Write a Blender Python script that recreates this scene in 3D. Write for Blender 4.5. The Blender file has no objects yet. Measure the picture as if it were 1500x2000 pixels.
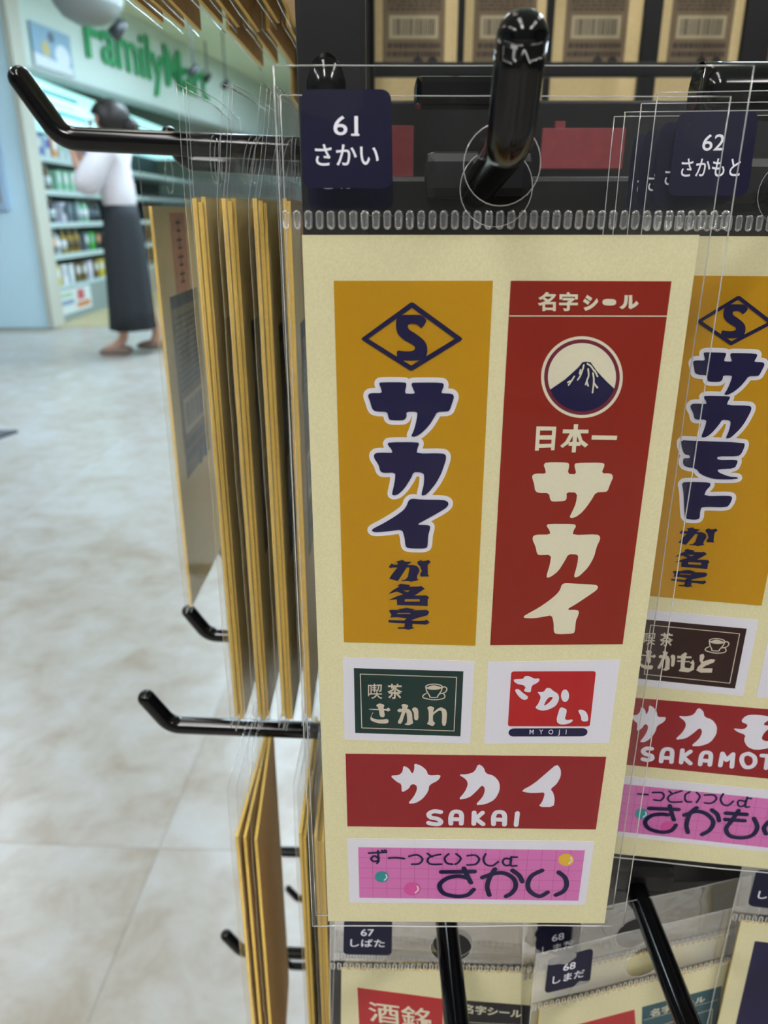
import bpy, bmesh, math, random
from mathutils import Vector, Matrix
from mathutils.geometry import tessellate_polygon, delaunay_2d_cdt
R = math.radians
rnd = random.Random(7)
SC = bpy.context.scene
COL = SC.collection

# ------------------------------------------------------------------ camera, world, lights, exposure
F = 1500.0; PITCH = R(21.2); CH = 0.92
cp, sp = math.cos(PITCH), math.sin(PITCH)
cd = bpy.data.cameras.new('camera'); cam = bpy.data.objects.new('camera', cd); COL.objects.link(cam)
cam.location = (0, 0, CH); cam.rotation_euler = (R(90) - PITCH, 0, 0)
cd.sensor_fit = 'VERTICAL'; cd.sensor_height = 36; cd.lens = 36 * F / 2000
cd.clip_start = 0.01; cd.clip_end = 60
cd.dof.use_dof = True; cd.dof.focus_distance = 0.150; cd.dof.aperture_fstop = 24
SC.camera = cam
w = bpy.data.worlds.new('world'); SC.world = w; w.use_nodes = True
bg = w.node_tree.nodes['Background']; bg.inputs[0].default_value = (0.80, 0.90, 1.0, 1); bg.inputs[1].default_value = 0.55
SC.view_settings.view_transform = 'Standard'; SC.view_settings.look = 'None'
SC.view_settings.exposure = 0.65; SC.view_settings.gamma = 1.0; SC.view_settings.use_curve_mapping = False
SC.cycles.transparent_max_bounces = 48; SC.cycles.max_bounces = 8
SC.cycles.use_denoising = True
LAMP = 15.0
CEIL = 2.83
LIGHTS = [(x, y) for y in (-2.4, -0.9, 1.3, 3.6) for x in (-2.6, -0.5, 1.6)] + [(-0.9, 6.0), (1.2, 6.0), (-1.0, 8.0), (-0.5, 11.0), (1.5, 11.0)]  # store-end lamps past the woman are added out of view to brighten the fascia

# ------------------------------------------------------------------ helpers
def lin(c):
    if isinstance(c, str):
        c = [int(c[i:i+2], 16) / 255 for i in (0, 2, 4)]
    return tuple((x / 12.92 if x <= 0.04045 else ((x + 0.055) / 1.055) ** 2.4) for x in c)
MATS = {}
def mat(name, col='808080', rough=0.5, grain=0.0, gscale=300, bump=0.0, emit=0.0, metal=0.0, spec=0.5, coat=0.0):
    if name in MATS: return MATS[name]
    m = bpy.data.materials.new(name); m.use_nodes = True; n = m.node_tree; L = n.links
    b = n.nodes['Principled BSDF']; c = lin(col)
    b.inputs['Base Color'].default_value = (*c, 1); b.inputs['Roughness'].default_value = rough
    b.inputs['Metallic'].default_value = metal; b.inputs['Specular IOR Level'].default_value = .22 if name.endswith('print') else spec
    b.inputs['Coat Weight'].default_value = coat
    if emit:
        b.inputs['Emission Color'].default_value = (*c, 1); b.inputs['Emission Strength'].default_value = emit
    if grain or bump:
        g = n.nodes.new('ShaderNodeNewGeometry'); t = n.nodes.new('ShaderNodeTexNoise')
        t.inputs['Scale'].default_value = gscale; t.inputs['Detail'].default_value = 6
        L.new(g.outputs['Position'], t.inputs['Vector'])
        if grain:
            r = n.nodes.new('ShaderNodeMapRange'); r.inputs[3].default_value = 1 - grain; r.inputs[4].default_value = 1 + grain
            r.inputs[1].default_value = .25; r.inputs[2].default_value = .75
            L.new(t.outputs['Fac'], r.inputs[0])
            mx = n.nodes.new('ShaderNodeVectorMath'); mx.operation = 'SCALE'; mx.inputs[0].default_value = c
            L.new(r.outputs[0], mx.inputs['Scale']); L.new(mx.outputs[0], b.inputs['Base Color'])
        if bump:
            bp = n.nodes.new('ShaderNodeBump'); bp.inputs['Strength'].default_value = bump; bp.inputs['Distance'].default_value = 1.0 / gscale
            L.new(t.outputs['Fac'], bp.inputs['Height']); L.new(bp.outputs[0], b.inputs['Normal'])
    MATS[name] = m; return m

def film_mat(name, haze, tint=(1, 1, 1), bumpd=0.25, rough=0.06, k=1.0):
    m = bpy.data.materials.new(name); m.use_nodes = True; n = m.node_tree; L = n.links
    for x in list(n.nodes):
        if x.type == 'BSDF_PRINCIPLED': n.nodes.remove(x)
    out = n.nodes['Material Output']
    tr = n.nodes.new('ShaderNodeBsdfTransparent'); tr.inputs[0].default_value = (*[t * .985 for t in tint], 1)
    gl = n.nodes.new('ShaderNodeBsdfGlossy'); gl.inputs['Roughness'].default_value = rough
    df = n.nodes.new('ShaderNodeBsdfDiffuse'); df.inputs[0].default_value = (.8, .82, .84, 1)
    fr = n.nodes.new('ShaderNodeFresnel'); fr.inputs[0].default_value = 1.42
    g = n.nodes.new('ShaderNodeNewGeometry'); t = n.nodes.new('ShaderNodeTexNoise'); t.inputs['Scale'].default_value = 90
    L.new(g.outputs['Position'], t.inputs['Vector'])
    bp = n.nodes.new('ShaderNodeBump'); bp.inputs['Strength'].default_value = bumpd; bp.inputs['Distance'].default_value = .004
    L.new(t.outputs['Fac'], bp.inputs['Height']); L.new(bp.outputs[0], gl.inputs['Normal'])
    mu = n.nodes.new('ShaderNodeMath'); mu.operation = 'MULTIPLY'; mu.inputs[1].default_value = k; L.new(fr.outputs[0], mu.inputs[0])
    a = n.nodes.new('ShaderNodeMixShader'); a.inputs[0].default_value = haze
    L.new(tr.outputs[0], a.inputs[1]); L.new(df.outputs[0], a.inputs[2])
    b = n.nodes.new('ShaderNodeMixShader'); L.new(mu.outputs[0], b.inputs[0]); L.new(a.outputs[0], b.inputs[1]); L.new(gl.outputs[0], b.inputs[2])
    L.new(b.outputs[0], out.inputs[0]); MATS[name] = m; return m

FILM = film_mat('clear_film', 0.004, bumpd=.12, k=.42)
FILM_FAR = film_mat('clear_film_stack', 0.012, bumpd=.10, rough=.18, k=.24)
SEAM = film_mat('film_edge', 0.34, rough=.15)
SLOT = film_mat('embossed_film', 0.09, bumpd=.9, rough=.12, k=2.2)
PAPER = mat('cream_paper', 'dad4ab', .75, .06, 2200, .18)
KRAFT = mat('kraft_back', 'd6c08c', .7, .08, 500, .1)
KRAFT2 = mat('brown_kraft_back', 'c99e68', .7, .10, 400, .1)
EDGE = mat('mustard_card_edge', 'f7cf6a', .7, .08, 900)
YEL = mat('mustard_print', 'ba8a00', .55, .04, 2200)
RED = mat('brick_red_print', '8a1e0c', .55, .06, 2200)
RED2 = mat('crimson_print', '8f1a22', .5, .05, 2200)
RED3 = mat('bright_red_print', 'b01c20', .5, .04, 2200)
NAVY = mat('navy_print', '141040', .5, .05, 2200)
NAVYL = mat('navy_label', '090a2a', .5, .1, 1500, spec=.25)
WHT = mat('white_print', 'dad9e4', .6, .02, 2200)
CRM = mat('cream_print', 'd9d4bc', .65, .03, 2200)
GRN = mat('dark_green_print', '14322f', .5, .04, 2200)
BRN = mat('dark_brown_print', '2e1512', .5, .04, 2200)
PINK = mat('pink_print', 'cf74b4', .55, .04, 2200)
PINKD = mat('deep_pink_print', 'b85a98', .55)
MAUVE = mat('mauve_print', '6c2038', .55)
TEAL = mat('teal_print', '2f8f95', .5); TEALD = mat('dark_teal_print', '2c5560', .5)
BALLY = mat('yellow_print', 'd9b23a', .5); BALLP = mat('magenta_print', 'd0549c', .5)
BLUE = mat('blue_print', '2f7fc0', .5); BLK = mat('black_print', '1e1a20', .6, .1, 1200)
LINE = mat('cream_line_print', 'cbbfae', .6)
BLACK = mat('black_plastic', '060608', .12, spec=.34)
BLACKM = mat('black_metal', '09090c', .4, spec=.35)
INK = mat('faded_ink', '3c3028', .7, .25, 900); STRIPE = mat('dark_ink', '231a1c', .6)
ROSE = mat('faded_rose_print', 'c08a68', .7, .15, 300)
BOXP = mat('text_box_print', '7a6a52', .7, .15, 1200)

def ray(u, v):
    yd = (v - 1000) / F
    return Vector(((u - 750) / F, cp - yd * sp, -sp - yd * cp))
def at(u, v, Y):
    r = ray(u, v); return r * (Y / r.y) + Vector((0, 0, CH))

def tag(o, label=None, cat=None, group=None, kind=None):
    if label: o['label'] = label
    if cat: o['category'] = cat
    if group: o['group'] = group
    if kind: o['kind'] = kind
    return o
def empty(name, label, cat, M=None, group=None):
    o = bpy.data.objects.new(name, None); COL.objects.link(o); o.empty_display_size = .02
    if M is not None: o.matrix_world = M
    return tag(o, label, cat, group)
def addmesh(name, me, parent=None):
    o = bpy.data.objects.new(name, me); COL.objects.link(o)
    if parent: o.parent = parent
    return o
def frompy(name, vs, fs, mats, parent=None, idx=None, smooth=False):
    me = bpy.data.meshes.new(name); me.from_pydata([tuple(v) for v in vs], [], fs)
    for m in (mats if isinstance(mats, (list, tuple)) else [mats]): me.materials.append(m)
    if idx: me.polygons.foreach_set('material_index', idx)
    if smooth: me.polygons.foreach_set('use_smooth', [True] * len(fs))
    me.update(); return addmesh(name, me, parent)
def copy_tree(o, parent=None):
    c = o.copy(); COL.objects.link(c)
    if parent: c.parent = parent
    for ch in list(o.children): copy_tree(ch, c)
    return c

class MB:
    """collects geometry for one mesh"""
    def __init__(s): s.v = []; s.f = []; s.i = []; s.sm = []
    def add(s, vs, fs, mi=0, sm=False):
        k = len(s.v); s.v += [tuple(x) for x in vs]; s.f += [tuple(a + k for a in f) for f in fs]
        s.i += [mi] * len(fs); s.sm += [sm] * len(fs); return s
    def box(s, a, b, mi=0, bev=0):
        x0, y0, z0 = a; x1, y1, z1 = b
        bm = bmesh.new(); bmesh.ops.create_cube(bm, size=1)
        for v in bm.verts: v.co = Vector(((x0+x1)/2 + v.co.x*(x1-x0), (y0+y1)/2 + v.co.y*(y1-y0), (z0+z1)/2 + v.co.z*(z1-z0)))
        if bev: bmesh.ops.bevel(bm, geom=bm.edges[:], offset=bev, segments=2, affect='EDGES', profile=.6)
        bm.verts.index_update(); s.add([v.co.copy() for v in bm.verts], [[v.index for v in f.verts] for f in bm.faces], mi); bm.free(); return s
    def tube(s, pts, rad, n=16, mi=0, cap=True, round_end=False):
        P = [Vector(p) for p in pts]; rr = rad if isinstance(rad, (list, tuple)) else [rad] * len(P)
        rr = list(rr)
        if round_end:
            d = (P[-1] - P[-2]).normalized(); e = P[-1]; r0 = rr[-1]
            P.pop(); rr.pop(); base = e - d * r0 * .95
            for k in range(7):
                a = k / 6 * math.pi / 2; P.append(base + d * r0 * .95 * math.sin(a)); rr.append(max(r0 * math.cos(a), r0 * .03))
        vs = []; fs = []; up = None
        for k, p in enumerate(P):
            t = (P[min(k+1, len(P)-1)] - P[max(k-1, 0)]).normalized()
            if up is None: up = Vector((0, 0, 1)) if abs(t.z) < .9 else Vector((1, 0, 0))
            a = t.cross(up).normalized(); up = a.cross(t).normalized()
            for j in range(n):
                th = 2*math.pi*j/n; vs.append(p + (a*math.cos(th) + up*math.sin(th)) * rr[k])
        for k in range(len(P)-1):
            for j in range(n): fs.append((k*n+j, k*n+(j+1) % n, (k+1)*n+(j+1) % n, (k+1)*n+j))
        if cap: fs.append(tuple(range(n))[::-1]); fs.append(tuple((len(P)-1)*n + j for j in range(n)))
        return s.add(vs, fs, mi, True)
    def lathe(s, prof, c=(0, 0, 0), n=24, mi=0, sx=1, sy=1):
        vs = []; fs = []
        for r, z in prof:
            for j in range(n):
                th = 2*math.pi*j/n; vs.append((c[0]+r*math.cos(th)*sx, c[1]+r*math.sin(th)*sy, c[2]+z))
        for k in range(len(prof)-1):
            for j in range(n): fs.append((k*n+j, k*n+(j+1) % n, (k+1)*n+(j+1) % n, (k+1)*n+j))
        fs.append(tuple(range(n))[::-1]); fs.append(tuple((len(prof)-1)*n + j for j in range(n)))
        return s.add(vs, fs, mi, True)
    def build(s, name, mats, parent=None):
        o = frompy(name, s.v, s.f, mats, parent, s.i); o.data.polygons.foreach_set('use_smooth', s.sm); return o

# flat print pieces: polygons in the (a, b) plane of a card; a piece lies at height h in front (-Y local)
def chaikin(p, n=2):
    for _ in range(n):
        q = []
        for i in range(len(p)):
            a, b = p[i], p[(i+1) % len(p)]
            q += [(a[0]*.78+b[0]*.22, a[1]*.78+b[1]*.22), (a[0]*.22+b[0]*.78, a[1]*.22+b[1]*.78)]
        p = q
    return p
def smooth_path(p, n=6):
    if len(p) < 3: return p
    out = []
    for i in range(len(p)-1):
        p0 = p[max(i-1, 0)]; p1 = p[i]; p2 = p[i+1]; p3 = p[min(i+2, len(p)-1)]
        for k in range(n):
            t = k/n
            out.append(tuple(.5*((2*p1[j]) + (-p0[j]+p2[j])*t + (2*p0[j]-5*p1[j]+4*p2[j]-p3[j])*t*t + (-p0[j]+3*p1[j]-3*p2[j]+p3[j])*t**3) for j in (0, 1)))
    out.append(p[-1]); return out
def P(s): return [tuple(float(c) for c in q.split(',')) for q in s.split()]
class Flat(MB):
    def __init__(s): super().__init__(); s.k = 0; s.tx = set()
    def h(s): s.k += 1; return (s.k % 97) * 6e-7
    def fill(s, loops, mi=0):
        h = s.h(); L = [[Vector((x, y, 0)) for x, y in l] for l in loops]; tri = tessellate_polygon(L)
        s.add([(v.x, -h, v.y) for l in L for v in l], tri, mi); return s
    def stroke(s, pts, wd, mi=0, closed=False, cap=True):
        if closed: pts = list(pts) + [pts[0]]
        r = wd/2
        for i in range(len(pts)-1):
            (x0, y0), (x1, y1) = pts[i], pts[i+1]; d = math.hypot(x1-x0, y1-y0)
            if d < 1e-9: continue
            nx, ny = -(y1-y0)/d*r, (x1-x0)/d*r; h = s.h()
            s.add([(x0+nx, -h, y0+ny), (x1+nx, -h, y1+ny), (x1-nx, -h, y1-ny), (x0-nx, -h, y0-ny)], [(0, 1, 2, 3)], mi)
        if cap:
            for x, y in pts:
                h = s.h(); s.add([(x+r*math.cos(a*math.pi/6), -h, y+r*math.sin(a*math.pi/6)) for a in range(12)], [tuple(range(12))], mi)
        return s
    def ell(s, c, rx, ry, mi=0, n=40):
        return s.fill([[(c[0]+rx*math.cos(2*math.pi*k/n), c[1]+ry*math.sin(2*math.pi*k/n)) for k in range(n)]], mi)
    def flat(s, name, mats, parent, h):
        # union of the overlapping pieces, one clean layer for each material
        V_, F_, I_ = [], [], []
        for mi in sorted(set(s.i)):
            used_ = {}; pv = []; pf_ = []
            for fi_, (f_, i_) in enumerate(zip(s.f, s.i)):
                if i_ != mi: continue
                if fi_ in s.tx:
                    b = len(V_); V_ += [(s.v[a][0], s.v[a][1] - h, s.v[a][2]) for a in f_]; F_.append(tuple(range(b, len(V_)))); I_.append(mi); continue
                q = []
                for a in f_:
                    if a not in used_: used_[a] = len(pv); pv.append(Vector((s.v[a][0]*1000, s.v[a][2]*1000)))
                    q.append(used_[a])
                ar = sum(pv[q[k-1]].cross(pv[q[k]]) for k in range(len(q)))
                if abs(ar) < 1e-9: continue
                pf_.append(q if ar > 0 else q[::-1])
            ov, oe, of, a1_, a2_, fo = delaunay_2d_cdt(pv, [], pf_, 0, 1e-5)
            b = len(V_); V_ += [(v.x/1000, -h - mi*.000012, v.y/1000) for v in ov]
            for t_, org in zip(of, fo):
                if org: F_.append(tuple(a + b for a in t_)); I_.append(mi)
        return frompy(name, V_, F_, mats, parent, I_)
_tc = {}
def text_mesh(body, off=0.0, spacing=1.0, fine=4):
    key = (body, off, spacing)
    if key in _tc: return _tc[key]
    c = bpy.data.curves.new('t', 'FONT'); c.body = body; c.size = 1; c.offset = off; c.space_character = spacing; c.resolution_u = fine
    c.fill_mode = 'BOTH'
    o = bpy.data.objects.new('t', c); COL.objects.link(o)
    dg = bpy.context.evaluated_depsgraph_get(); me = bpy.data.meshes.new_from_object(o.evaluated_get(dg))
    vs = [v.co.copy() for v in me.vertices]; fs = [tuple(p.vertices) for p in me.polygons]
    bpy.data.objects.remove(o); bpy.data.curves.remove(c); bpy.data.meshes.remove(me)
    x0 = min(v.x for v in vs); x1 = max(v.x for v in vs); y0 = min(v.y for v in vs); y1 = max(v.y for v in vs)
    r = [((v.x-x0)/(x1-x0), (v.y-y0)/(y1-y0)) for v in vs], fs, (x1-x0)/(y1-y0)
    _tc[key] = r; return r
def put_text(fl, body, quad, mi=0, off=0.0, spacing=1.0):
    """quad: TL, TR, BR, BL in card coordinates"""
    vs, fs, _ = text_mesh(body, off, spacing); TL, TR, BR, BL = quad; h = fl.h()
    out = []
    for s_, t in vs:
        x = (TL[0]*(1-s_)+TR[0]*s_)*t + (BL[0]*(1-s_)+BR[0]*s_)*(1-t)
        y = (TL[1]*(1-s_)+TR[1]*s_)*t + (BL[1]*(1-s_)+BR[1]*s_)*(1-t)
        out.append((x, -h, y))
    n0 = len(fl.f); fl.add(out, fs, mi); fl.tx |= set(range(n0, len(fl.f)))

# ------------------------------------------------------------------ setting: floor, ceiling, far wall, pillar
def tile_material():
    m = bpy.data.materials.new('marbled_stone'); m.use_nodes = True; n = m.node_tree; L = n.links; b = n.nodes['Principled BSDF']
    g = n.nodes.new('ShaderNodeNewGeometry'); oi = n.nodes.new('ShaderNodeObjectInfo')
    ad = n.nodes.new('ShaderNodeVectorMath'); ad.operation = 'ADD'; L.new(g.outputs['Position'], ad.inputs[0])
    sc = n.nodes.new('ShaderNodeVectorMath'); sc.operation = 'SCALE'; sc.inputs[0].default_value = (9, 5, 3); L.new(oi.outputs['Random'], sc.inputs['Scale']); L.new(sc.outputs[0], ad.inputs[1])
    t = n.nodes.new('ShaderNodeTexNoise'); t.inputs['Scale'].default_value = 10; t.inputs['Detail'].default_value = 9; t.inputs['Roughness'].default_value = .62; t.inputs['Distortion'].default_value = .35
    t2 = n.nodes.new('ShaderNodeTexNoise'); t2.inputs['Scale'].default_value = 2.1; t2.inputs['Detail'].default_value = 4
    L.new(ad.outputs[0], t.inputs['Vector']); L.new(ad.outputs[0], t2.inputs['Vector'])
    r = n.nodes.new('ShaderNodeValToRGB'); e = r.color_ramp.elements
    e[0].position = .38; e[0].color = (*lin('988d7f'), 1); e[1].position = .60; e[1].color = (*lin('b0afad'), 1)
    x = e.new(.5); x.color = (*lin('a7a29a'), 1)
    mx = n.nodes.new('ShaderNodeMix'); mx.inputs[0].default_value = .35; L.new(t.outputs['Fac'], mx.inputs[2]); L.new(t2.outputs['Fac'], mx.inputs[3])
    L.new(mx.outputs[0], r.inputs[0]); L.new(r.outputs[0], b.inputs['Base Color']); b.inputs['Roughness'].default_value = .3
    return m
STONE = tile_material()
GROUT = mat('grout', '9c968c', .9)
fl = MB().box((-7, -4, -.08), (7, 16, -.008)).build('floor', GROUT); tag(fl, kind='structure')
TS = .90; rot = R(-2.5)
tm = MB().box((-TS/2+.0003, -TS/2+.0003, -.008), (TS/2-.0003, TS/2-.0003, 0), bev=.0004)
t0 = None
ux, uy = Vector((math.cos(rot), math.sin(rot))), Vector((-math.sin(rot), math.cos(rot)))
j0 = Vector((-.350, .925))       # a corner where joints cross
for i in range(-6, 3):
    for j in range(-2, 8):
        c = j0 + ux * TS * (i + .5) + uy * TS * (j + .5)
        if c.y > 6.9 or c.y < -.6 or c.x > 1.2 or c.x < -4.6 or c.x < -1.0 - .62 * max(c.y, 0): continue
        if t0 is None: t0 = tm.build('floor_tile', STONE, fl); o = t0
        else: o = t0.copy(); COL.objects.link(o)
        o.location = (c.x, c.y, 0); o.rotation_euler.z = rot
SF = mat('store_floor_vinyl', 'b3a67c', .35, .05, 4)
tag(MB().box((-6, 6.85, -.008), (2, 16, .004)).build('floor_store', SF), kind='structure')
CEILM = mat('ceiling_paint', 'dce6d8', .9)
tag(MB().box((-7, -4, CEIL), (7, 16, CEIL+.08)).build('ceiling', CEILM), kind='structure')
WALLM = mat('wall_paint', 'bccfd0', .8)
tag(MB().box((-7, 15.9, 0), (7, 16, CEIL)).build('wall_back', WALLM), kind='structure')
tag(MB().box((-7, -4, 0), (-6.9, 16, CEIL)).build('wall_left', WALLM), kind='structure')
WALLD = mat('unseen_dark_wall', '6b6c6c', .8)  # front and right walls: unseen, added dark to cut reflections in the film
tag(MB().box((-6.9, -4, 0), (4.6, -3.9, CEIL)).build('wall_front_unseen', WALLD), kind='structure')
tag(MB().box((4.5, -3.9, 0), (4.6, 16, CEIL)).build('wall_right_unseen', WALLD), kind='structure')
PIL = mat('pale_blue_panel', 'cceaf8', .55, .02, 30)
pil = MB().box((-6.8, 6.8, 0), (-2.90, 7.0, CEIL)).build('wall_pillar', PIL); tag(pil, kind='structure')
tag(MB().box((-2.90, 6.78, 0), (-2.855, 7.02, CEIL)).build('trim_pillar', mat('beige_trim', 'bfc0b4', .6)), kind='structure')

# ceiling lamps
ROWK = {-2.4: ('warm_lamp', 'fbf9f7', 1.75), -0.9: ('soft_lamp', 'fbf9f7', .65), 1.3: ('dim_lamp', 'fff8f0', .22), 3.6: ('cool_lamp', 'dcefff', 1.6)}
def lamp_mat(y):
    n_, c_, k_ = ROWK.get(y, ('store_lamp', 'd2ecff', 2.4)); return mat(n_, c_, emit=LAMP*k_)
WHERE = {-2.4: 'in the row farthest behind the rack front', -0.9: 'in the row just behind the rack front', 1.3: 'in the row over the rack', 3.6: 'in the row over the aisle', 6.0: 'in the row over the walking woman', 8.0: 'added in front of the fascia to brighten it', 11.0: 'added farthest down the store to brighten the fascia'}
SIDE = {-2.6: 'left', -0.5: 'middle', 1.6: 'right', -0.9: 'left', 1.2: 'right', -1.0: 'single', 1.5: 'right'}
FRM = mat('white_lamp_frame', 'd8dcda', .5)
l0 = None
for k, (x, y) in enumerate(LIGHTS):
    if l0 is None:
        l0 = empty('ceiling_lamp', 'flat rectangular ceiling lamp with white frame recessed in the pale ceiling', 'lamp', group='ceiling lamps')
        f = MB(); f.box((-.2, -.65, -.03), (-.17, .65, 0)); f.box((.17, -.65, -.03), (.2, .65, 0)); f.box((-.17, -.65, -.03), (.17, -.62, 0)); f.box((-.17, .62, -.03), (.17, .65, 0))
        f.build('frame', FRM, l0); MB().box((-.17, -.62, -.02), (.17, .62, -.004)).build('diffuser', lamp_mat(y), l0); o = l0; l0_y = y
    else: o = copy_tree(l0)
    o.location = (x, y, CEIL)
    o['label'] = 'flat rectangular ceiling lamp, %s one %s' % (SIDE[x], WHERE[y])
    if y != l0_y:
        for ch in o.children:
            if ch.name.startswith('diffuser'): ch.data = ch.data.copy(); ch.data.materials[0] = lamp_mat(y)

# ------------------------------------------------------------------ the store across the aisle
# fascia with green sign
fa0 = Vector((-2.92, 7.14)); fdir = Vector((.153, .988))
def fasc(s, out=0, z=0): q = fa0 + fdir * s + Vector((fdir.y, -fdir.x)) * out; return Vector((q.x, q.y, z))
fm = MB(); fm.box((0, 0, 0), (8.6, .12, CEIL - 2.04 - .002))
FAS = mat('fascia_white', 'cfe0dc', .5)
Mf = Matrix(((fdir.x, -fdir.y, 0, fa0.x), (fdir.y, fdir.x, 0, fa0.y), (0, 0, 1, 2.04), (0, 0, 0, 1)))
fas = fm.build('storefront_fascia', FAS); fas.matrix_world = Mf
tag(fas, 'long white fascia board over the shop front carrying green lettering', 'signboard')
lip = MB().box((0, -.02, -.03), (8.6, .12, 0)).build('lower_lip', mat('grey_lip', '8d9a98', .5), fas)
sg = Flat(); put_text(sg, 'FamilyMart', [(1.02, .66), (4.12, .66), (4.12, .10), (1.02, .10)], 0, .008, 1.0)
SIGN = mat('green_sign_face', '1b9a5c', .5)
so = sg.flat('green_lettering', SIGN, fas, .022)
md = so.modifiers.new('s', 'SOLIDIFY'); md.thickness = .02; md.offset = 0
# poster on fascia
pf = Flat()
POST = [mat('poster_blue', '7fa6c2', .4), mat('poster_white', 'd5e0e8', .4), mat('poster_yellow', 'c2b070', .4), mat('poster_dark', '4a5668', .4)]
pf.fill([[(0, 0), (.62, 0), (.62, .32), (0, .32)]], 0); pf.ell((.46, .13), .12, .09, 1); pf.ell((.2, .15), .06, .06, 2); pf.ell((.30, .25), .05, .04, 3); pf.fill([[(0, .0), (.6, 0), (.6, .06), (0, .1)]], 1)
po = pf.flat('poster', POST, None, 0); po.modifiers.new('s', 'SOLIDIFY').thickness = .006
pm = Mf @ Matrix.Translation((.12, -.02, .03)); po.matrix_world = pm
tag(po, 'blue picture poster stuck on the fascia left of the green letters', 'poster')
# framed poster on the pillar
fp = empty('framed_poster', 'blue poster in a pale rounded frame on the pillar at far left', 'poster', Matrix.Translation((-3.95, 6.79, 1.0)))
q = at(22, 412, 6.79)
MB().box((q.x-.9, -.035, q.z), (q.x, 0, 2.4), bev=.02).build('frame', mat('pale_frame', 'a9c3de', .35), fp)
MB().box((q.x-.86, -.042, q.z+.06), (q.x-.05, -.03, 2.35)).build('print', mat('sky_blue_print', '6fb4dc', .4), fp)
MB().box((q.x-.86, -.045, q.z+.06), (q.x-.05, -.036, q.z+.2)).build('lower_print', mat('tan_print', 'a08f80', .4), fp)
fp.location = (0, 6.79, 0)

# refrigerated open display case
cx = -2.92
case = empty('open_display_case', 'open refrigerated display case with lit header behind the walking woman', 'display case', Matrix.Translation((cx, 7.0, 0)))
GREY = mat('case_grey', '8b9998', .45); DARKC = mat('case_dark', '2c3638', .6)
MB().box((-.65, 0, 0), (0, 6, .28)).build('base', GREY, case)
MB().box((-.62, 0, .28), (-.58, 6, 1.99)).build('back_panel', DARKC, case)
MB().box((-.62, 0, .28), (0.0, .03, 1.99)).build('end_panel', GREY, case)
HD = mat('case_light', 'b0eef2', emit=.75)
MB().box((-.6, 0.03, 1.70), (-.03, 6, 1.995)).build('lit_header', HD, case)
hb = MB()
for k, (y0, y1, z0, z1) in enumerate([(.3, 1.3, 1.90, 1.93), (.25, 1.2, 1.83, 1.85), (.5, 1.5, 1.76, 1.79)]): hb.box((-.032, y0, z0), (-.026, y1, z1), k)
hb.build('header_stripes', [mat('stripe_teal', '3fa0a4', .5), mat('stripe_orange', 'd8b49a', .5), mat('stripe_cyan', '36b4c0', .5)], case)
SHZ = [.30, .57, .84, 1.11, 1.38]
sh = None
for z in SHZ:
    if sh is None: sh = MB().box((-.58, .03, -.03), (-.02, 5.9, 0)).build('shelf', mat('shelf_white', 'a7b9ba', .5), case); s2 = sh
    else: s2 = sh.copy(); COL.objects.link(s2)
    s2.location = (0, 0, z)
    r_ = MB().box((-.02, .03, -.035), (-.012, 5.9, .012)).build('price_rail', mat('rail_grey', 'b8cccc', .4), s2)
sgn = empty('notice_sheet', 'white printed notice sheet with red and orange patches on the case base', 'notice', Matrix.Translation((cx+.003, 7.1, .06)))
MB().box((0, 0, 0), (.004, .80, .21)).build('sheet', mat('notice_white', 'd2dcdc', .5), sgn)
x = MB(); x.box((.004, .45, .10), (.006, .62, .19), 0); x.box((.004, .42, .03), (.006, .75, .08), 1); x.box((.004, .05, .08), (.006, .35, .12), 2); x.box((.004, .05, .15), (.006, .33, .18), 3)
x.build('print', [mat('n_red', 'c05a68', .5), mat('n_orange', 'd0855a', .5), mat('n_blue', '7f97b4', .5), mat('n_green', '9cc0a0', .5)], sgn)
# products
def bottle(c1, c2, h=.21, r=.034):
    t = empty('drink_bottle', 'x', 'bottle', group='drinks on the display case shelves')
    MB().lathe([(r*.9, 0), (r, .01), (r, h*.62), (r*.8, h*.74), (r*.4, h*.86), (r*.38, h*.93)], n=14).build('bottle_body', mat('b'+c1, c1, .25), t)
    MB().lathe([(r*1.02, h*.2), (r*1.02, h*.58)], n=14).build('wrap_label', mat('w'+c2, c2, .4), t)
    MB().lathe([(r*.45, h*.93), (r*.45, h)], n=14).build('cap', mat('capw', 'd8dcd8', .4), t)
    return t
def carton(c1, c2, wd=.10, h=.18):
    t = empty('food_carton', 'x', 'carton', group='cartons on the display case shelves')
    MB().box((-.05, -wd/2, 0), (.05, wd/2, h), bev=.006).build('carton_body', mat('c'+c1, c1, .4), t)
    MB().box((.05, -wd/2+.01, h*.45), (.052, wd/2-.01, h*.85)).build('front_label', mat('l'+c2, c2, .4), t)
    return t
CN = {'7b8f9c': 'slate', 'c9d6da': 'pale', '2d55b4': 'blue', 'b9584e': 'red', '8fc5a8': 'mint', '2c3030': 'black', 'a88d3c': 'ochre', '3fae3c': 'green', 'd6a070': 'orange', '5c6b74': 'grey', 'c5c8d8': 'lilac', '6b5a34': 'brown', 'e0e4e8': 'white', 'c9b83a': 'yellow'}
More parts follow.
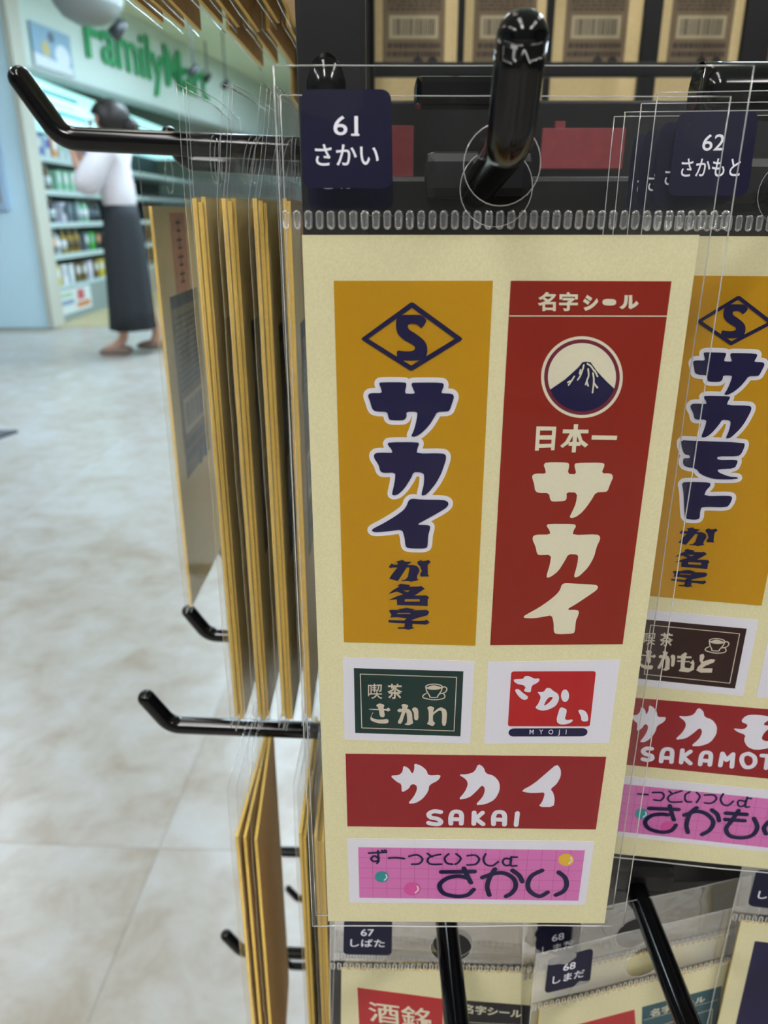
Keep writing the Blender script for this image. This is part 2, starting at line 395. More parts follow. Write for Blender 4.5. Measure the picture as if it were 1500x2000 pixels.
rows = [  # per shelf from the bottom: (kind, body, label)
    [('c', 'c9b83a', 'e0e4e8'), ('c', 'e0e4e8', 'c5c8d8'), ('c', 'c9d6da', 'e0e4e8'), ('c', '6b5a34', 'e0e4e8'), ('c', 'c5c8d8', 'e0e4e8'), ('c', '6b5a34', 'c9d6da')],
    [('c', '2c3030', 'd6a070'), ('b', 'c9d6da', 'e0e4e8'), ('b', 'a88d3c', 'e0e4e8'), ('b', 'a88d3c', '6b5a34'), ('c', '5c6b74', 'c9d6da'), ('c', '3fae3c', '8fc5a8')],
    [('b', '2c3030', '5c6b74'), ('b', '2c3030', 'c9d6da'), ('c', 'c5c8d8', '5c6b74'), ('c', '5c6b74', '7b8f9c'), ('b', '8fc5a8', 'c9d6da'), ('b', '8fc5a8', 'e0e4e8')],
    [('b', '2c3030', 'a88d3c'), ('b', '6b5a34', 'c9d6da'), ('c', '8fc5a8', 'c9d6da'), ('c', '8fc5a8', 'e0e4e8'), ('c', 'b9584e', 'e0e4e8'), ('c', 'b9584e', 'c9d6da')],
    [('c', '2d55b4', 'c9d6da'), ('c', 'c9d6da', '2d55b4'), ('c', 'd6a070', 'e0e4e8'), ('c', 'c9d6da', '8fc5a8'), ('c', '7b8f9c', 'e0e4e8'), ('c', '8fc5a8', 'c9d6da')]]
LEV = ['bottom', 'second', 'middle', 'fourth', 'top']; made = {}
ORD = ['nearest the pillar', 'second from the pillar', 'third from the pillar', 'fourth from the pillar', 'fifth from the pillar', 'sixth from the pillar', 'seventh from the pillar', 'eighth from the pillar', 'ninth from the pillar', 'tenth from the pillar']
for si, z in enumerate(SHZ):
    rw = rows[si]
    for k in range(10):
        kd, a, b = rw[(k*3//4) % 6]
        if (kd, a, b) in made: o = copy_tree(made[(kd, a, b)])
        else: o = made[(kd, a, b)] = (bottle if kd == 'b' else carton)(a, b)
        o.location = (cx - .09, 7.13 + k * .165, z)
        nm = 'bottle' if kd == 'b' else 'carton'
        o['label'] = '%s %s with %s label on the %s shelf, %s' % (CN[a], nm, CN[b], LEV[si], ORD[k])

# hanging things under the ceiling
pen = empty('pendant_dome', 'grey round dome hanging from the ceiling above the green letters', 'lamp', Matrix.Translation(at(172, 10, 6.0)))
dz = CEIL - pen.location.z
MB().lathe([(.02, -.115), (.10, -.105), (.17, -.07), (.215, -.01), (.225, .02), (.21, .02), (.16, .03)], n=36).build('dome', mat('dome_grey', '8f9592', .5), pen)
MB().lathe([(.225, .018), (.232, .03), (.228, .045), (.20, .06), (.05, .10)], n=36).build('rim', mat('dome_light', 'b9bdb9', .5), pen)
MB().tube([(0, 0, .05), (0, 0, dz)], .012, 10).build('stem', mat('stem_grey', '70767a', .4), pen)
def spot(u, v, Y, label, sz=1):
    p = at(u, v, Y); t = empty('ceiling_spotlight', label, 'spotlight', Matrix.Translation(p), 'spotlights hanging by the fascia')
    MB().tube([(0, 0, .04*sz), (0, 0, CEIL-p.z)], .012*sz, 8).build('stem', mat('stem_grey'), t)
    MB().tube([(.03*sz, .03, .05*sz), (-.03*sz, -.03, -.04*sz)], [.04*sz, .05*sz], 14).build('lamp_head', mat('spot_dark', '3a3d40', .4), t)
spot(231, 58, 6.4, 'dark ceiling spotlight hanging in front of the green letters')
spot(378, 138, 8.5, 'grey ceiling spotlight hanging right of the green letters', .8)
spot(405, 152, 10.5, 'small dark ceiling spotlight farther along the fascia, left one', .8)
spot(441, 165, 10.0, 'small dark ceiling spotlight farther along the fascia, right one', .8)
mt = at(34, 848, 2.9)
mb = MB().fill if False else None
patchq = [at(u, v, 1) for u, v in ((-200, 838), (36, 845), (0, 860), (-200, 890))]
vs = []
for u, v in ((-300, 838), (36, 845), (0, 858), (-300, 900)):
    r = ray(u, v); q = r * (-CH / r.z) + Vector((0, 0, CH)); vs.append((q.x, q.y))
mv = [(x, y, .001) for x, y in vs] + [(x, y, .012) for x, y in vs]
mo = frompy('dark_floor_patch', mv, [(3, 2, 1, 0), (4, 5, 6, 7), (0, 1, 5, 4), (1, 2, 6, 5), (2, 3, 7, 6), (3, 0, 4, 7)], mat('dark_patch', '4c5258', .8))  # dark flat patch laid on the tiles
tag(mo, 'dark grey flat patch at the left edge of the tiled floor', 'mat')

# ------------------------------------------------------------------ the woman walking
def skin(name, verts, edges, rad, m, parent, root=0, sub=2):
    me = bpy.data.meshes.new(name); me.from_pydata(verts, edges, []); o = addmesh(name, me, parent); me.materials.append(m)
    sk = o.modifiers.new('skin', 'SKIN'); sk.use_smooth_shade = True
    for i, v in enumerate(me.skin_vertices[0].data):
        r = rad[i]; v.radius = r if isinstance(r, tuple) else (r, r); v.use_root = (i == root)
    sb = o.modifiers.new('sub', 'SUBSURF'); sb.levels = sb.render_levels = sub
    dg = bpy.context.evaluated_depsgraph_get(); m2 = bpy.data.meshes.new_from_object(o.evaluated_get(dg)); o.modifiers.clear(); o.data = m2
    m2.polygons.foreach_set('use_smooth', [True] * len(m2.polygons)); return o
pp = at(268, 690, 5.5)
per = empty('person', 'woman in white blouse and long charcoal skirt walking past the display case', 'person', Matrix.Translation((pp.x, 5.5, 0.004)))
SKN = mat('skin', 'c99a84', .55); HAIR = mat('dark_hair', '1d1512', .5); BLS = mat('white_blouse', 'dcd6da', .8, .03, 30, .2)
SKT = mat('charcoal_skirt', '24272c', .85, .08, 40, .2)
V = [(0, 0, .84), (0, 0, 1.02), (-.01, 0, 1.22), (-.01, 0, 1.32), (-.02, 0, 1.385), (-.035, 0, 1.44), (-.04, 0, 1.50), (-.03, 0, 1.545),
     (-.02, -.15, 1.31), (-.10, -.22, 1.08), (-.22, -.10, 1.22), (-.235, -.075, 1.27),
     (-.02, .15, 1.31), (-.09, .21, 1.08), (-.22, .08, 1.21), (-.235, .05, 1.26),
     (-.01, -.08, .80), (-.03, -.08, .46), (-.06, -.07, .10), (-.13, -.07, .05), (-.20, -.07, .035),
     (.01, .08, .80), (.06, .08, .46), (.14, .08, .12), (.10, .08, .06), (.04, .08, .04)]
E = [(0, 1), (1, 2), (2, 3), (3, 4), (4, 5), (5, 6), (6, 7), (3, 8), (8, 9), (9, 10), (10, 11), (3, 12), (12, 13), (13, 14), (14, 15),
     (0, 16), (16, 17), (17, 18), (18, 19), (19, 20), (0, 21), (21, 22), (22, 23), (23, 24), (24, 25)]
RD = [(.085, .12), (.075, .10), (.09, .12), (.09, .12), (.05, .05), (.065, .06), (.09, .075), (.06, .055),
      .045, .035, .024, .022, .045, .035, .024, .022, .08, .052, .034, .03, .022, .08, .052, .034, .03, .022]
# hand and fingers grow out of the same skin
for side, (wi, base) in enumerate(((11, Vector((-.235, -.075, 1.27))), (15, Vector((-.235, .05, 1.26))))):
    s = -1 if side == 0 else 1
    k = len(V); V.append(tuple(base + Vector((-.012, 0, .045)))); E.append((wi, k)); RD.append((.030, .016))
    for f in range(4):
        off = Vector((-.026 + f*.017, 0, 0)); L_ = (.040, .05, .055, .044)[f]
        a = Vector(V[k]) + off + Vector((0, 0, .035)); b = a + Vector((-.006, -s*.008, L_*.55)); c = b + Vector((.004, -s*.018, L_*.45))
        n0 = len(V); V += [tuple(a), tuple(b), tuple(c)]; E += [(k, n0), (n0, n0+1), (n0+1, n0+2)]; RD += [.009, .0085, .0075]
    a = Vector(V[k]) + Vector((.032, -s*.012, .002)); b = a + Vector((.018, -s*.012, .028)); n0 = len(V); V += [tuple(a), tuple(b)]; E += [(k, n0), (n0, n0+1)]; RD += [.011, .009]
skin('body', V, E, RD, SKN, per)
face = MB()
for s in (-1, 1): face.lathe([(.002, -.008), (.010, 0), (.002, .008)], (-.125, s*.032, 1.475), 10)
face.build('eyes', mat('eye_dark', '2a2020', .3), per)
MB().lathe([(.003, -.025), (.016, -.018), (.008, .02)], (-.132, 0, 1.462), 10).build('nose', SKN, per)
MB().tube([(-.122, -.022, 1.42), (-.130, 0, 1.418), (-.122, .022, 1.42)], .006, 8).build('mouth', mat('lips', 'a8565a', .5), per)
for s in (-1, 1): MB().lathe([(.003, -.03), (.014, -.01), (.016, .012), (.004, .03)], (-.03, s*.088, 1.465), 10).build('ear', SKN, per)
hb_ = bmesh.new(); bmesh.ops.create_icosphere(hb_, subdivisions=4, radius=1)
for v in hb_.verts:
    c = v.co.copy(); v.co = Vector((c.x*.128 + .0, c.y*.108, c.z*.125 + 1.480))
    if c.x < -.45 and c.z < .18: v.co.x += .075
    if c.z < -.55 and c.x < .3: v.co.z += .05
hm = bpy.data.meshes.new('hair'); hb_.to_mesh(hm); hb_.free(); hm.materials.append(HAIR); hm.polygons.foreach_set('use_smooth', [True]*len(hm.polygons)); addmesh('hair', hm, per)
bb = bmesh.new(); bmesh.ops.create_icosphere(bb, subdivisions=3, radius=.05, matrix=Matrix.Translation((.13, 0, 1.44)))
hm = bpy.data.meshes.new('hair_bun'); bb.to_mesh(hm); bb.free(); hm.materials.append(HAIR); hm.polygons.foreach_set('use_smooth', [True]*len(hm.polygons)); addmesh('hair_bun', hm, per)
BV = [(.0, 0, .88), (.0, 0, 1.05), (-.01, 0, 1.2), (-.01, 0, 1.31), (-.015, 0, 1.36), (-.02, -.15, 1.30), (-.10, -.22, 1.13), (-.14, -.21, 1.07), (-.20, -.13, 1.17),
      (-.02, .15, 1.30), (-.09, .21, 1.12), (-.13, .19, 1.07), (-.20, .11, 1.16)]
BE = [(0, 1), (1, 2), (2, 3), (3, 4), (3, 5), (5, 6), (6, 7), (7, 8), (3, 9), (9, 10), (10, 11), (11, 12)]
skin('blouse', BV, BE, [(.105, .15), (.12, .16), (.12, .17), (.11, .15), (.06, .07), .075, .095, .10, .045, .075, .095, .10, .045], BLS, per)
sk_ = MB(); prof = [(.125, .97), (.14, .90), (.165, .75), (.175, .5), (.185, .3), (.195, .17)]
n = 40; vs = []; fs = []
for r, z in prof:
    for j in range(n):
        th = 2*math.pi*j/n; rr = r * (1 + .05*math.sin(9*th)*(1-z)); vs.append((rr*.76*math.cos(th), rr*math.sin(th)*1.05, z))
for k in range(len(prof)-1):
    for j in range(n): fs.append((k*n+j, k*n+(j+1) % n, (k+1)*n+(j+1) % n, (k+1)*n+j))
sk_.add(vs, fs, 0, True); so_ = sk_.build('skirt', SKT, per); so_.modifiers.new('s', 'SOLIDIFY').thickness = .006
for (x0, y0, z0, d) in ((-.06, -.07, 0, -1), (.16, .08, .02, -1)):
    MB().tube([(x0+.05, y0, z0+.03), (x0, y0, z0+.028), (x0-.08, y0, z0+.022), (x0-.15, y0, z0+.016), (x0-.185, y0, z0+.012)], [.020, .036, .036, .026, .010], 14, round_end=True).build('shoe', mat('taupe_shoe', '8a7468', .5), per)

# ------------------------------------------------------------------ packet geometry, measured on the front packet
Y1 = .13
ox = at(977, 459, Y1); CW = .0632
class Sheet:
    def __init__(s, o, yaw=0.0, tilt=0.0, roll=0.0):
        s.M = Matrix.Translation(o) @ Matrix.Rotation(yaw, 4, 'Z') @ Matrix.Rotation(tilt, 4, 'X') @ Matrix.Rotation(roll, 4, 'Y')
        s.Mi = s.M.inverted()
    def inv(s, u, v):
        o = s.Mi @ Vector((0, 0, CH)); d = s.Mi.to_3x3() @ ray(u, v); t = -o.y / d.y; q = o + d * t; return (q.x, q.z)
S1 = Sheet(ox)
ct = .0006                                # card thickness
CARD = [S1.inv(u, v) for u, v in ((590, 459), (1365, 459), (1180, 1801), (641, 1797))]
CH_ = .1475
BX0, BX1 = -.0348, .0360                  # bag sides
TOP = S1.inv(977, 130)[1]; BOT = -CH_ - .0008
HC = S1.inv(979, 322); HR = .0059
PERF = (S1.inv(977, 413)[1], S1.inv(977, 446)[1])
LABQ = [S1.inv(u, v) for u, v in ((588, 176), (764, 176), (767, 368), (593, 368))]
def film_sheet(y, zmin, zmax, hole, f, wave=.00012, sd=0):
    """one film layer as vertex/face lists; f(x, z) adds depth offset"""
    r = random.Random(sd); ph = [r.uniform(0, 6.28) for _ in range(4)]
    def dy(x, z): return y + f(x, z) + wave * (math.sin(x*170+ph[0]+z*60) + math.sin(z*210+ph[1]-x*90) * .7)
    vs = []; fs = []
    zh = 0.004
    # body grid
    nx, nz = 8, 12
    z1 = min(zh, zmax)
    for k in range(nz+1):
        for j in range(nx+1):
            x = BX0 + (BX1-BX0)*j/nx; z = zmin + (z1-zmin)*k/nz; vs.append((x, dy(x, z), z))
    for k in range(nz):
        for j in range(nx): a = k*(nx+1)+j; fs.append((a, a+1, a+nx+2, a+nx+1))
    if zmax > zh:
        if hole:
            ang = sorted([2*math.pi*k/36 for k in range(36)] + [math.atan2(zz-HC[1], xx-HC[0]) % (2*math.pi) for xx in (BX0, BX1) for zz in (zh, zmax)])
            b = len(vs); rings = 7; m = len(ang)
            for q in range(rings):
                t = q/(rings-1)
                for a in ang:
                    c, s = math.cos(a), math.sin(a)
                    dd = 1e9
                    if c > 1e-9: dd = min(dd, (BX1-HC[0])/c)
                    if c < -1e-9: dd = min(dd, (BX0-HC[0])/c)
                    if s > 1e-9: dd = min(dd, (zmax-HC[1])/s)
                    if s < -1e-9: dd = min(dd, (zh-HC[1])/s)
                    rr = HR + (dd-HR)*t; x = HC[0]+rr*c; z = HC[1]+rr*s; vs.append((x, dy(x, z), z))
            for q in range(rings-1):
                for j in range(m): fs.append((b+q*m+j, b+q*m+(j+1) % m, b+(q+1)*m+(j+1) % m, b+(q+1)*m+j))
    return vs, fs, dy
def make_bag(parent, f=lambda x, z: 0, full=True, film=None, sd=0, g=1.0, ct=ct):
    film = film or FILM; m = MB()
    v, fc, dy = film_sheet(-ct/2-.0005, BOT, TOP, True, f, sd=sd); m.add(v, fc, 0, True)
    if full: v, fc, dy2 = film_sheet(ct/2+.0004, BOT, .004, False, f, sd=sd+1); m.add(v, fc, 0, True)
    m.build('clear_bag', film, parent)
    e = MB(); N = 22
    for xx in (BX0, BX1): e.tube([(xx, dy(xx, BOT+(TOP-BOT)*k/N), BOT+(TOP-BOT)*k/N) for k in range(N+1)], .00012*g, 6)
    e.tube([(BX0+(BX1-BX0)*k/8, dy(BX0+(BX1-BX0)*k/8, BOT), BOT) for k in range(9)], .00016, 6)
    e.tube([(BX0+(BX1-BX0)*k/8, dy(BX0+(BX1-BX0)*k/8, TOP), TOP) for k in range(9)], .00010, 6)
    e.tube([(HC[0]+HR*math.cos(a*math.pi/16), dy(HC[0]+HR*math.cos(a*math.pi/16), HC[1]+HR*math.sin(a*math.pi/16))-.0001, HC[1]+HR*math.sin(a*math.pi/16)) for a in range(33)], .00009, 6, cap=False)
    e.build('bag_seam', SEAM, parent)
    return dy
def slots(parent, dy, n=40):
    m = MB(); z0, z1 = PERF; w_ = (BX1-BX0)/n; r = .00050
    for k in range(n):
        x = BX0 + w_*(k+.5)
        pts = []
        for a in range(12):
            th = 2*math.pi*a/12; pts.append((x + r*math.cos(th), (z0-r if math.sin(th) >= 0 else z1+r) + r*math.sin(th)))
        pts.append(pts[0])
        m.tube([(px, dy(px, pz)-.0002, pz) for px, pz in pts], .00018, 5, cap=False)
        m.add([(px, dy(px, pz)-.0001, pz) for px, pz in pts[:-1]], [tuple(range(12))], 0)
    o = m.build('heat_seal_slots', SLOT, parent); o['kind'] = 'stuff'; return o
def make_card(parent, quad=None, back=None, ct=ct):
    q = quad or [(-CW/2, 0), (CW/2, 0), (CW/2, -CH_), (-CW/2, -CH_)]
    vs = [(x, -ct/2, z) for x, z in q] + [(x, ct/2, z) for x, z in q]
    o = frompy('sticker_sheet', vs, [(3, 2, 1, 0), (4, 5, 6, 7), (0, 1, 5, 4), (1, 2, 6, 5), (2, 3, 7, 6), (3, 0, 4, 7)], [PAPER, back or KRAFT, EDGE], parent, [0, 1, 2, 2, 2, 2])
    return o
def rrect(q, r, n=5):
    """rounded corners on a quad"""
    out = []
    for i in range(4):
        p = Vector(q[i]); a = (Vector(q[i-1])-p); b = (Vector(q[(i+1) % 4])-p); a.normalize(); b.normalize()
        s_, e_ = p+a*r, p+b*r
        for k in range(n+1):
            t = k/n; c = s_*(1-t)**2 + p*2*t*(1-t) + e_*t*t; out.append((c.x, c.y))
    return out
def slab(name, loop, h0, h1, m, parent):
    n = len(loop); vs = [(x, -h0, z) for x, z in loop] + [(x, -h1, z) for x, z in loop]
    fs = [tuple(range(n, 2*n))] + [(i, (i+1) % n, n+(i+1) % n, n+i) for i in range(n)]
    return frompy(name, vs, fs, m, parent)
HF = ct/2                                  # front face of card
def make_label(parent, l1, l2, sheet=None, dy=None, detail=True, wr=.80):
    y = -(dy(LABQ[0][0], .01) if dy else -HF-.0005)
    lab = slab('index_label', rrect(LABQ, .0017), y+.00005, y+.00016, NAVYL, parent)
    if detail:
        f = Flat(); (x0, zt), (x1, _), (_, zb), _ = LABQ[0], LABQ[1], LABQ[2], LABQ[3]
        W, H = x1-x0, zt-zb; c = (x0+x1)/2
        put_text(f, l1, [(c-W*.145, zt-H*.26), (c+W*.13, zt-H*.26), (c+W*.13, zt-H*.455), (c-W*.145, zt-H*.455)], 0, .008)
        if l1.endswith('1'): f.stroke([(c+W*.06, zt-H*.45), (c+W*.135, zt-H*.45)], H*.022)
        hw = W*.36*wr/.8*(len(l2)/3)**.15
        put_text(f, l2, [(c-hw, zt-H*.545), (c+hw, zt-H*.545), (c+hw, zt-H*.765), (c-hw, zt-H*.765)], 0, .01)
        f.flat('label_lettering', WHT, lab, y+.0002)
    return lab
class Crop:
    def __init__(s, x0, y0, x1, sheet): s.x0, s.y0, s.k, s.s = x0, y0, (x1-x0)/1500.0, sheet
    def __call__(s, p):
        if isinstance(p, str): p = P(p)
        return [s.s.inv(s.x0 + x*s.k, s.y0 + y*s.k) for x, y in p]
A = Crop(640, 540, 980, S1); B = Crop(640, 850, 980, S1); C = Crop(950, 540, 1330, S1); D = Crop(950, 850, 1330, S1)
Ec = Crop(660, 1260, 940, S1); Fc = Crop(930, 1260, 1230, S1); G = Crop(660, 1460, 1200, S1); Hc = Crop(660, 1620, 1200, S1)
mm = .0632/775                              # local metres for one picture pixel at the card top (approx.)

def glyph(c, s, n=2): return [chaikin(l, n) for l in [c(x) for x in s.split('|')]]
GL = {}
GL['sa'] = glyph(A, "441,915 460,905 665,905 680,920 667,975 667,1003 750,1003 745,985 720,930 725,912 745,908 985,908 1002,930 980,985 980,1000 1070,1003 1088,1030 1075,1070 1050,1145 1030,1157 940,1160 915,1210 870,1280 810,1340 765,1368 735,1375 718,1365 735,1335 755,1275 770,1200 773,1158 678,1158 680,1200 665,1225 640,1232 550,1232 528,1222 520,1195 512,1160 420,1157 390,1145 375,1110 365,1070 348,1030 352,1008 375,998 468,1000 460,960", 1)
GL['ka'] = glyph(B, "512,70 530,52 770,52 790,65 770,110 765,150 990,147 1018,165 1018,200 1000,255 975,325 935,400 880,470 845,505 815,512 805,500 825,430 832,360 825,320 790,310 738,310 715,365 660,450 610,500 570,510 552,500 570,430 580,370 582,312 475,317 452,300 440,250 400,190 398,160 420,143 500,142 558,145 550,115", 1)
GL['i'] = glyph(B, "695,555 725,536 800,545 1000,548 1035,565 1040,590 1015,620 940,665 840,720 762,762 850,763 880,770 882,795 865,850 860,940 850,960 810,967 690,963 668,945 662,870 640,802 540,815 440,826 395,824 378,808 400,790 480,750 580,690 655,635 680,600", 1)
GL['ga'] = [glyph(B, x, 0) for x in ("525,1125 550,1095 565,1103 600,1105 605,1090 590,1078 645,1063 665,1078 725,1080 685,1107 740,1108 765,1115 785,1135 790,1160 770,1200 768,1225 785,1235 720,1252 690,1245 640,1245 635,1235 665,1235 690,1210 705,1130 680,1128 650,1175 605,1245 530,1225 560,1180 600,1130 560,1128 545,1135",
   "770,1080 800,1065 820,1075 850,1070 865,1063 888,1080 860,1108 862,1190 875,1205 800,1207 795,1185 810,1160 795,1120 775,1100")]
GL['na'] = [glyph(B, "600,1285 630,1268 710,1280 700,1295 790,1292 800,1285 837,1310 770,1355 745,1370 850,1368 875,1388 860,1400 860,1460 720,1455 598,1452 595,1402 523,1410 600,1375 650,1360 620,1345 595,1335 523,1358 560,1325 620,1290|665,1400 792,1400 792,1422 662,1422|648,1325 712,1325 685,1342", 0)]
GL['ji'] = [glyph(B, "598,1488 680,1475 755,1488 725,1497 850,1493 875,1510 858,1540 780,1560 720,1580 735,1588 840,1586 850,1575 878,1600 848,1620 730,1612 728,1640 750,1648 695,1664 660,1655 602,1655 605,1643 660,1640 665,1610 525,1600 523,1580 660,1585 680,1565 600,1556 540,1558 550,1535 527,1500 545,1492 630,1495|600,1519 712,1519 712,1528 600,1528", 0)]
GL['S'] = glyph(A, "612,340 650,326 800,326 830,345 855,380 805,447 780,415 740,402 700,405 686,425 700,455 760,490 830,545 855,590 858,650 840,700 800,715 720,720 615,715 597,700 595,630 650,640 720,640 750,625 752,600 725,580 650,540 600,490 588,440 588,390 595,360", 1)
GL['dia'] = [A("290,532 310,515 708,225 725,220 742,225 1140,515 1157,532 1145,548 738,800 720,808 700,800 305,548"), A("350,532 725,266 1093,532 718,762")]
GL['kc'] = [glyph(Ec, x, 1) for x in ("615,670 645,645 670,655 675,630 660,612 690,598 740,615 720,650 745,655 775,690 780,780 790,800 740,825 690,812 720,800 725,760 715,680 700,700 665,810 620,800 650,740 670,675 645,690", "770,655 800,632 840,650 842,770 797,770 795,690")]
GL['sc'] = [glyph(Ec, x, 1) for x in ("395,615 435,592 490,610 475,640 495,735 440,740 425,640", "325,650 510,655 525,635 553,660 525,682 505,668 325,660", "375,680 345,735 380,757 440,765 530,755 528,803 440,805 380,790 335,765 355,700")]
GL['bsa'] = glyph(G, "282,145 330,143 350,125 355,90 385,105 403,138 415,110 413,78 450,90 480,115 490,145 560,140 545,170 495,195 490,230 460,270 420,295 378,297 410,260 428,225 428,200 410,190 395,195 385,215 345,238 345,190 320,180", 1)
GL['bka'] = glyph(G, "652,138 700,138 740,125 760,80 790,100 800,133 845,145 875,180 877,225 850,275 800,300 742,306 785,260 797,225 792,205 778,198 750,230 710,265 650,277 690,230 705,190 695,165", 1)
GL['bi'] = glyph(G, "990,228 1060,190 1130,130 1185,82 1207,110 1207,150 1185,190 1150,218 1165,235 1175,270 1168,315 1085,315 1110,280 1122,235 1080,238 1030,238", 1)
def bbox(loops):
    f = []
    def rec(x):
        if isinstance(x[0], tuple) and isinstance(x[0][0], float): f.extend(x)
        else:
            for y in x: rec(y)
    rec(loops); xs = [p[0] for p in f]; ys = [p[1] for p in f]; return min(xs), min(ys), max(xs), max(ys)
def fit(loops, c, w_, h_):
    x0, y0, x1, y1 = bbox(loops)
    def rec(x):
        if isinstance(x, tuple): return (c[0] + (x[0]-(x0+x1)/2)/(x1-x0)*w_, c[1] + (x[1]-(y0+y1)/2)/(y1-y0)*h_)
        return [rec(y) for y in x]
    return rec(loops)
STK = .00010                               # sticker thickness
def sticker(parent, quad, m, name='sticker'): return slab(name, quad, HF, HF+STK, m, parent)
H1, H2, H3 = HF+STK+.00003, HF+STK+.00010, HF+STK+.00016

# sticker outlines shared by the packets of this design (measured on the front one)
Q = {'yel': [S1.inv(*p) for p in ((652, 548), (962, 548), (928, 1259), (672, 1252))],
     'red': [S1.inv(*p) for p in ((997, 548), (1310, 549), (1215, 1256), (957, 1258))],
     'caf': Ec("52,118 1428,158 1382,1018 68,975"), 'log': Fc("115,155 1400,135 1292,945 75,950"),
     'ban': G("42,28 1453,45 1397,437 52,420"), 'pin': Hc("52,42 1388,58 1340,402 62,388")}
def pixstroke(fl, c, paths, wpx, mi=0, sm=True, closed=False):
    for s in paths:
        p = P(s) if isinstance(s, str) else s
        if sm: p = smooth_path(p)
        fl.stroke(c(p), wpx, mi, closed)

def pink_art(parent, st, quad_px_fn, balls=True):
    q = quad_px_fn("110,88 1338,105 1302,378 117,362"); f = Flat(); f.fill([q], 0)
    g = Flat()
    def bl(s, t): return tuple((q[0][i]*(1-s)+q[1][i]*s)*(1-t) + (q[3][i]*(1-s)+q[2][i]*s)*t for i in (0, 1))
    for k in range(1, 16): g.stroke([bl(k/16, 0), bl(k/16, 1)], .00013, 0, cap=False)
    for k in range(1, 5): g.stroke([bl(0, k/5), bl(1, k/5)], .00013, 0, cap=False)
    f.flat('pink_panel', PINK, st, H1); g.flat('grid_lines', PINKD, st, H1+.00002)
    if balls:
        b = Flat()
        for (x, y, rx, ry, mi) in ((1235, 155, 42, 33, 0), (238, 247, 38, 30, 1), (403, 312, 45, 36, 2)):
            p = quad_px_fn([(x+rx*math.cos(a*math.pi/16), y+ry*math.sin(a*math.pi/16)) for a in range(32)]); b.fill([p], mi)
            b.stroke(quad_px_fn(smooth_path([(x+rx*.35, y+ry*.6), (x+rx*.72, y+ry*.1), (x+rx*.6, y-ry*.4)])), .0003, 3)
        b.flat('ball_motifs', [BALLY, TEAL, BALLP, WHT], st, H2)

def cup(fl, c, dx=0, dy_=0, k=1.0, w_=.00024, ctr=(1003, 470)):
    def T(p): return [((x-ctr[0])*k+ctr[0]+dx, (y-ctr[1])*k+ctr[1]+dy_) for x, y in p]
    fl.stroke(c(T([(1003+85*math.cos(a*math.pi/14), 420+27*math.sin(a*math.pi/14)) for a in range(28)])), w_, 0, True)
    for s in ("918,420 928,465 958,515 966,530 1037,530 1044,515 1076,470 1090,425", "1088,428 1112,421 1137,438 1128,470 1098,488 1068,494", "922,490 890,512 900,538 1000,556 1095,545 1118,520 1104,494"):
        fl.stroke(c(T(smooth_path(P(s)))), w_, 0)
    fl.fill([c(T(smooth_path(P("928,428 1000,405 1080,430 1003,445 928,428"))[:-1]))], 0)

# ------------------------------------------------------------------ front packet (61)
pk = empty('sticker_packet', 'clear bag with cream sticker sheet, navy label 61 on its header, front of the rack', 'packet', S1.M, 'sticker packets on the front hooks')
make_card(pk, CARD)
dyf = make_bag(pk, sd=3); slots(pk, dyf, 40); make_label(pk, '61', 'さかい', dy=dyf)
st = sticker(pk, Q['yel'], YEL)
f = Flat(); 
for g_ in ('sa', 'ka', 'i'):
    for l in GL[g_]: f.stroke(l, .0017, 0, True); f.fill([l], 0)
f.flat('white_outline', WHT, st, H1)
f = Flat()
for g_ in ('sa', 'ka', 'i'): f.fill(GL[g_])
f.fill(GL['dia']); f.fill(GL['S'])
for g_ in ('ga', 'na', 'ji'):
    for l in GL[g_]: f.fill(l)
f.flat('navy_lettering', NAVY, st, H3)
st = sticker(pk, Q['red'], RED)
f = Flat()
put_text(f, '名字', C("393,116 702,118 698,264 392,264"), 0, .03)
put_text(f, 'シ', C("738,140 862,138 850,262 740,262"), 0, .06)
f.fill([chaikin(C("890,170 995,172 992,222 888,220"), 2)])
put_text(f, 'ル', C("1030,142 1160,142 1172,250 1015,250"), 0, .06)
f.stroke(C("176,301 1386,303"), .00018)
f.fill([C("382,1150 535,1152 520,1333 493,1333 494,1312 402,1316 400,1336 370,1337"), C("410,1182 503,1182 500,1218 407,1218"), C("405,1252 498,1252 496,1284 403,1286")])
for s in ("585,1173 782,1175 780,1203 583,1203", "670,1133 703,1133 683,1350 652,1350", "640,1200 672,1205 625,1285 582,1315 564,1300 605,1265", "688,1203 718,1200 735,1255 780,1290 755,1313 715,1280", "630,1270 722,1270 720,1300 628,1300", "808,1218 1003,1222 998,1255 805,1252"): f.fill([C(s)])
for s in ("436,225 455,202 620,203 636,220 620,292 690,295 672,225 685,207 890,205 908,222 880,288 955,287 973,315 950,365 930,420 915,430 838,433 800,500 740,580 690,620 655,632 635,625 655,585 685,520 697,435 612,432 615,480 600,500 505,505 487,490 478,438 395,438 370,420 365,370 348,320 352,300 380,288 455,290 450,255",
          "457,690 475,675 670,676 688,692 665,730 662,762 850,755 872,775 870,800 845,850 825,930 780,1010 720,1070 690,1088 668,1085 690,1010 702,950 702,912 628,907 600,960 550,1040 490,1085 460,1090 462,1065 485,990 497,912 400,917 385,900 375,850 352,800 355,772 380,758 490,758 480,720",
          "575,1145 600,1130 670,1135 840,1143 857,1160 845,1185 780,1230 690,1290 610,1337 695,1337 710,1350 700,1390 685,1420 678,1500 665,1520 540,1525 515,1510 515,1440 500,1377 440,1390 360,1402 290,1400 283,1388 300,1375 400,1320 480,1265 540,1215 565,1180"):
    f.fill([chaikin(D(s), 1)])
f.flat('cream_lettering', CRM, st, H2)
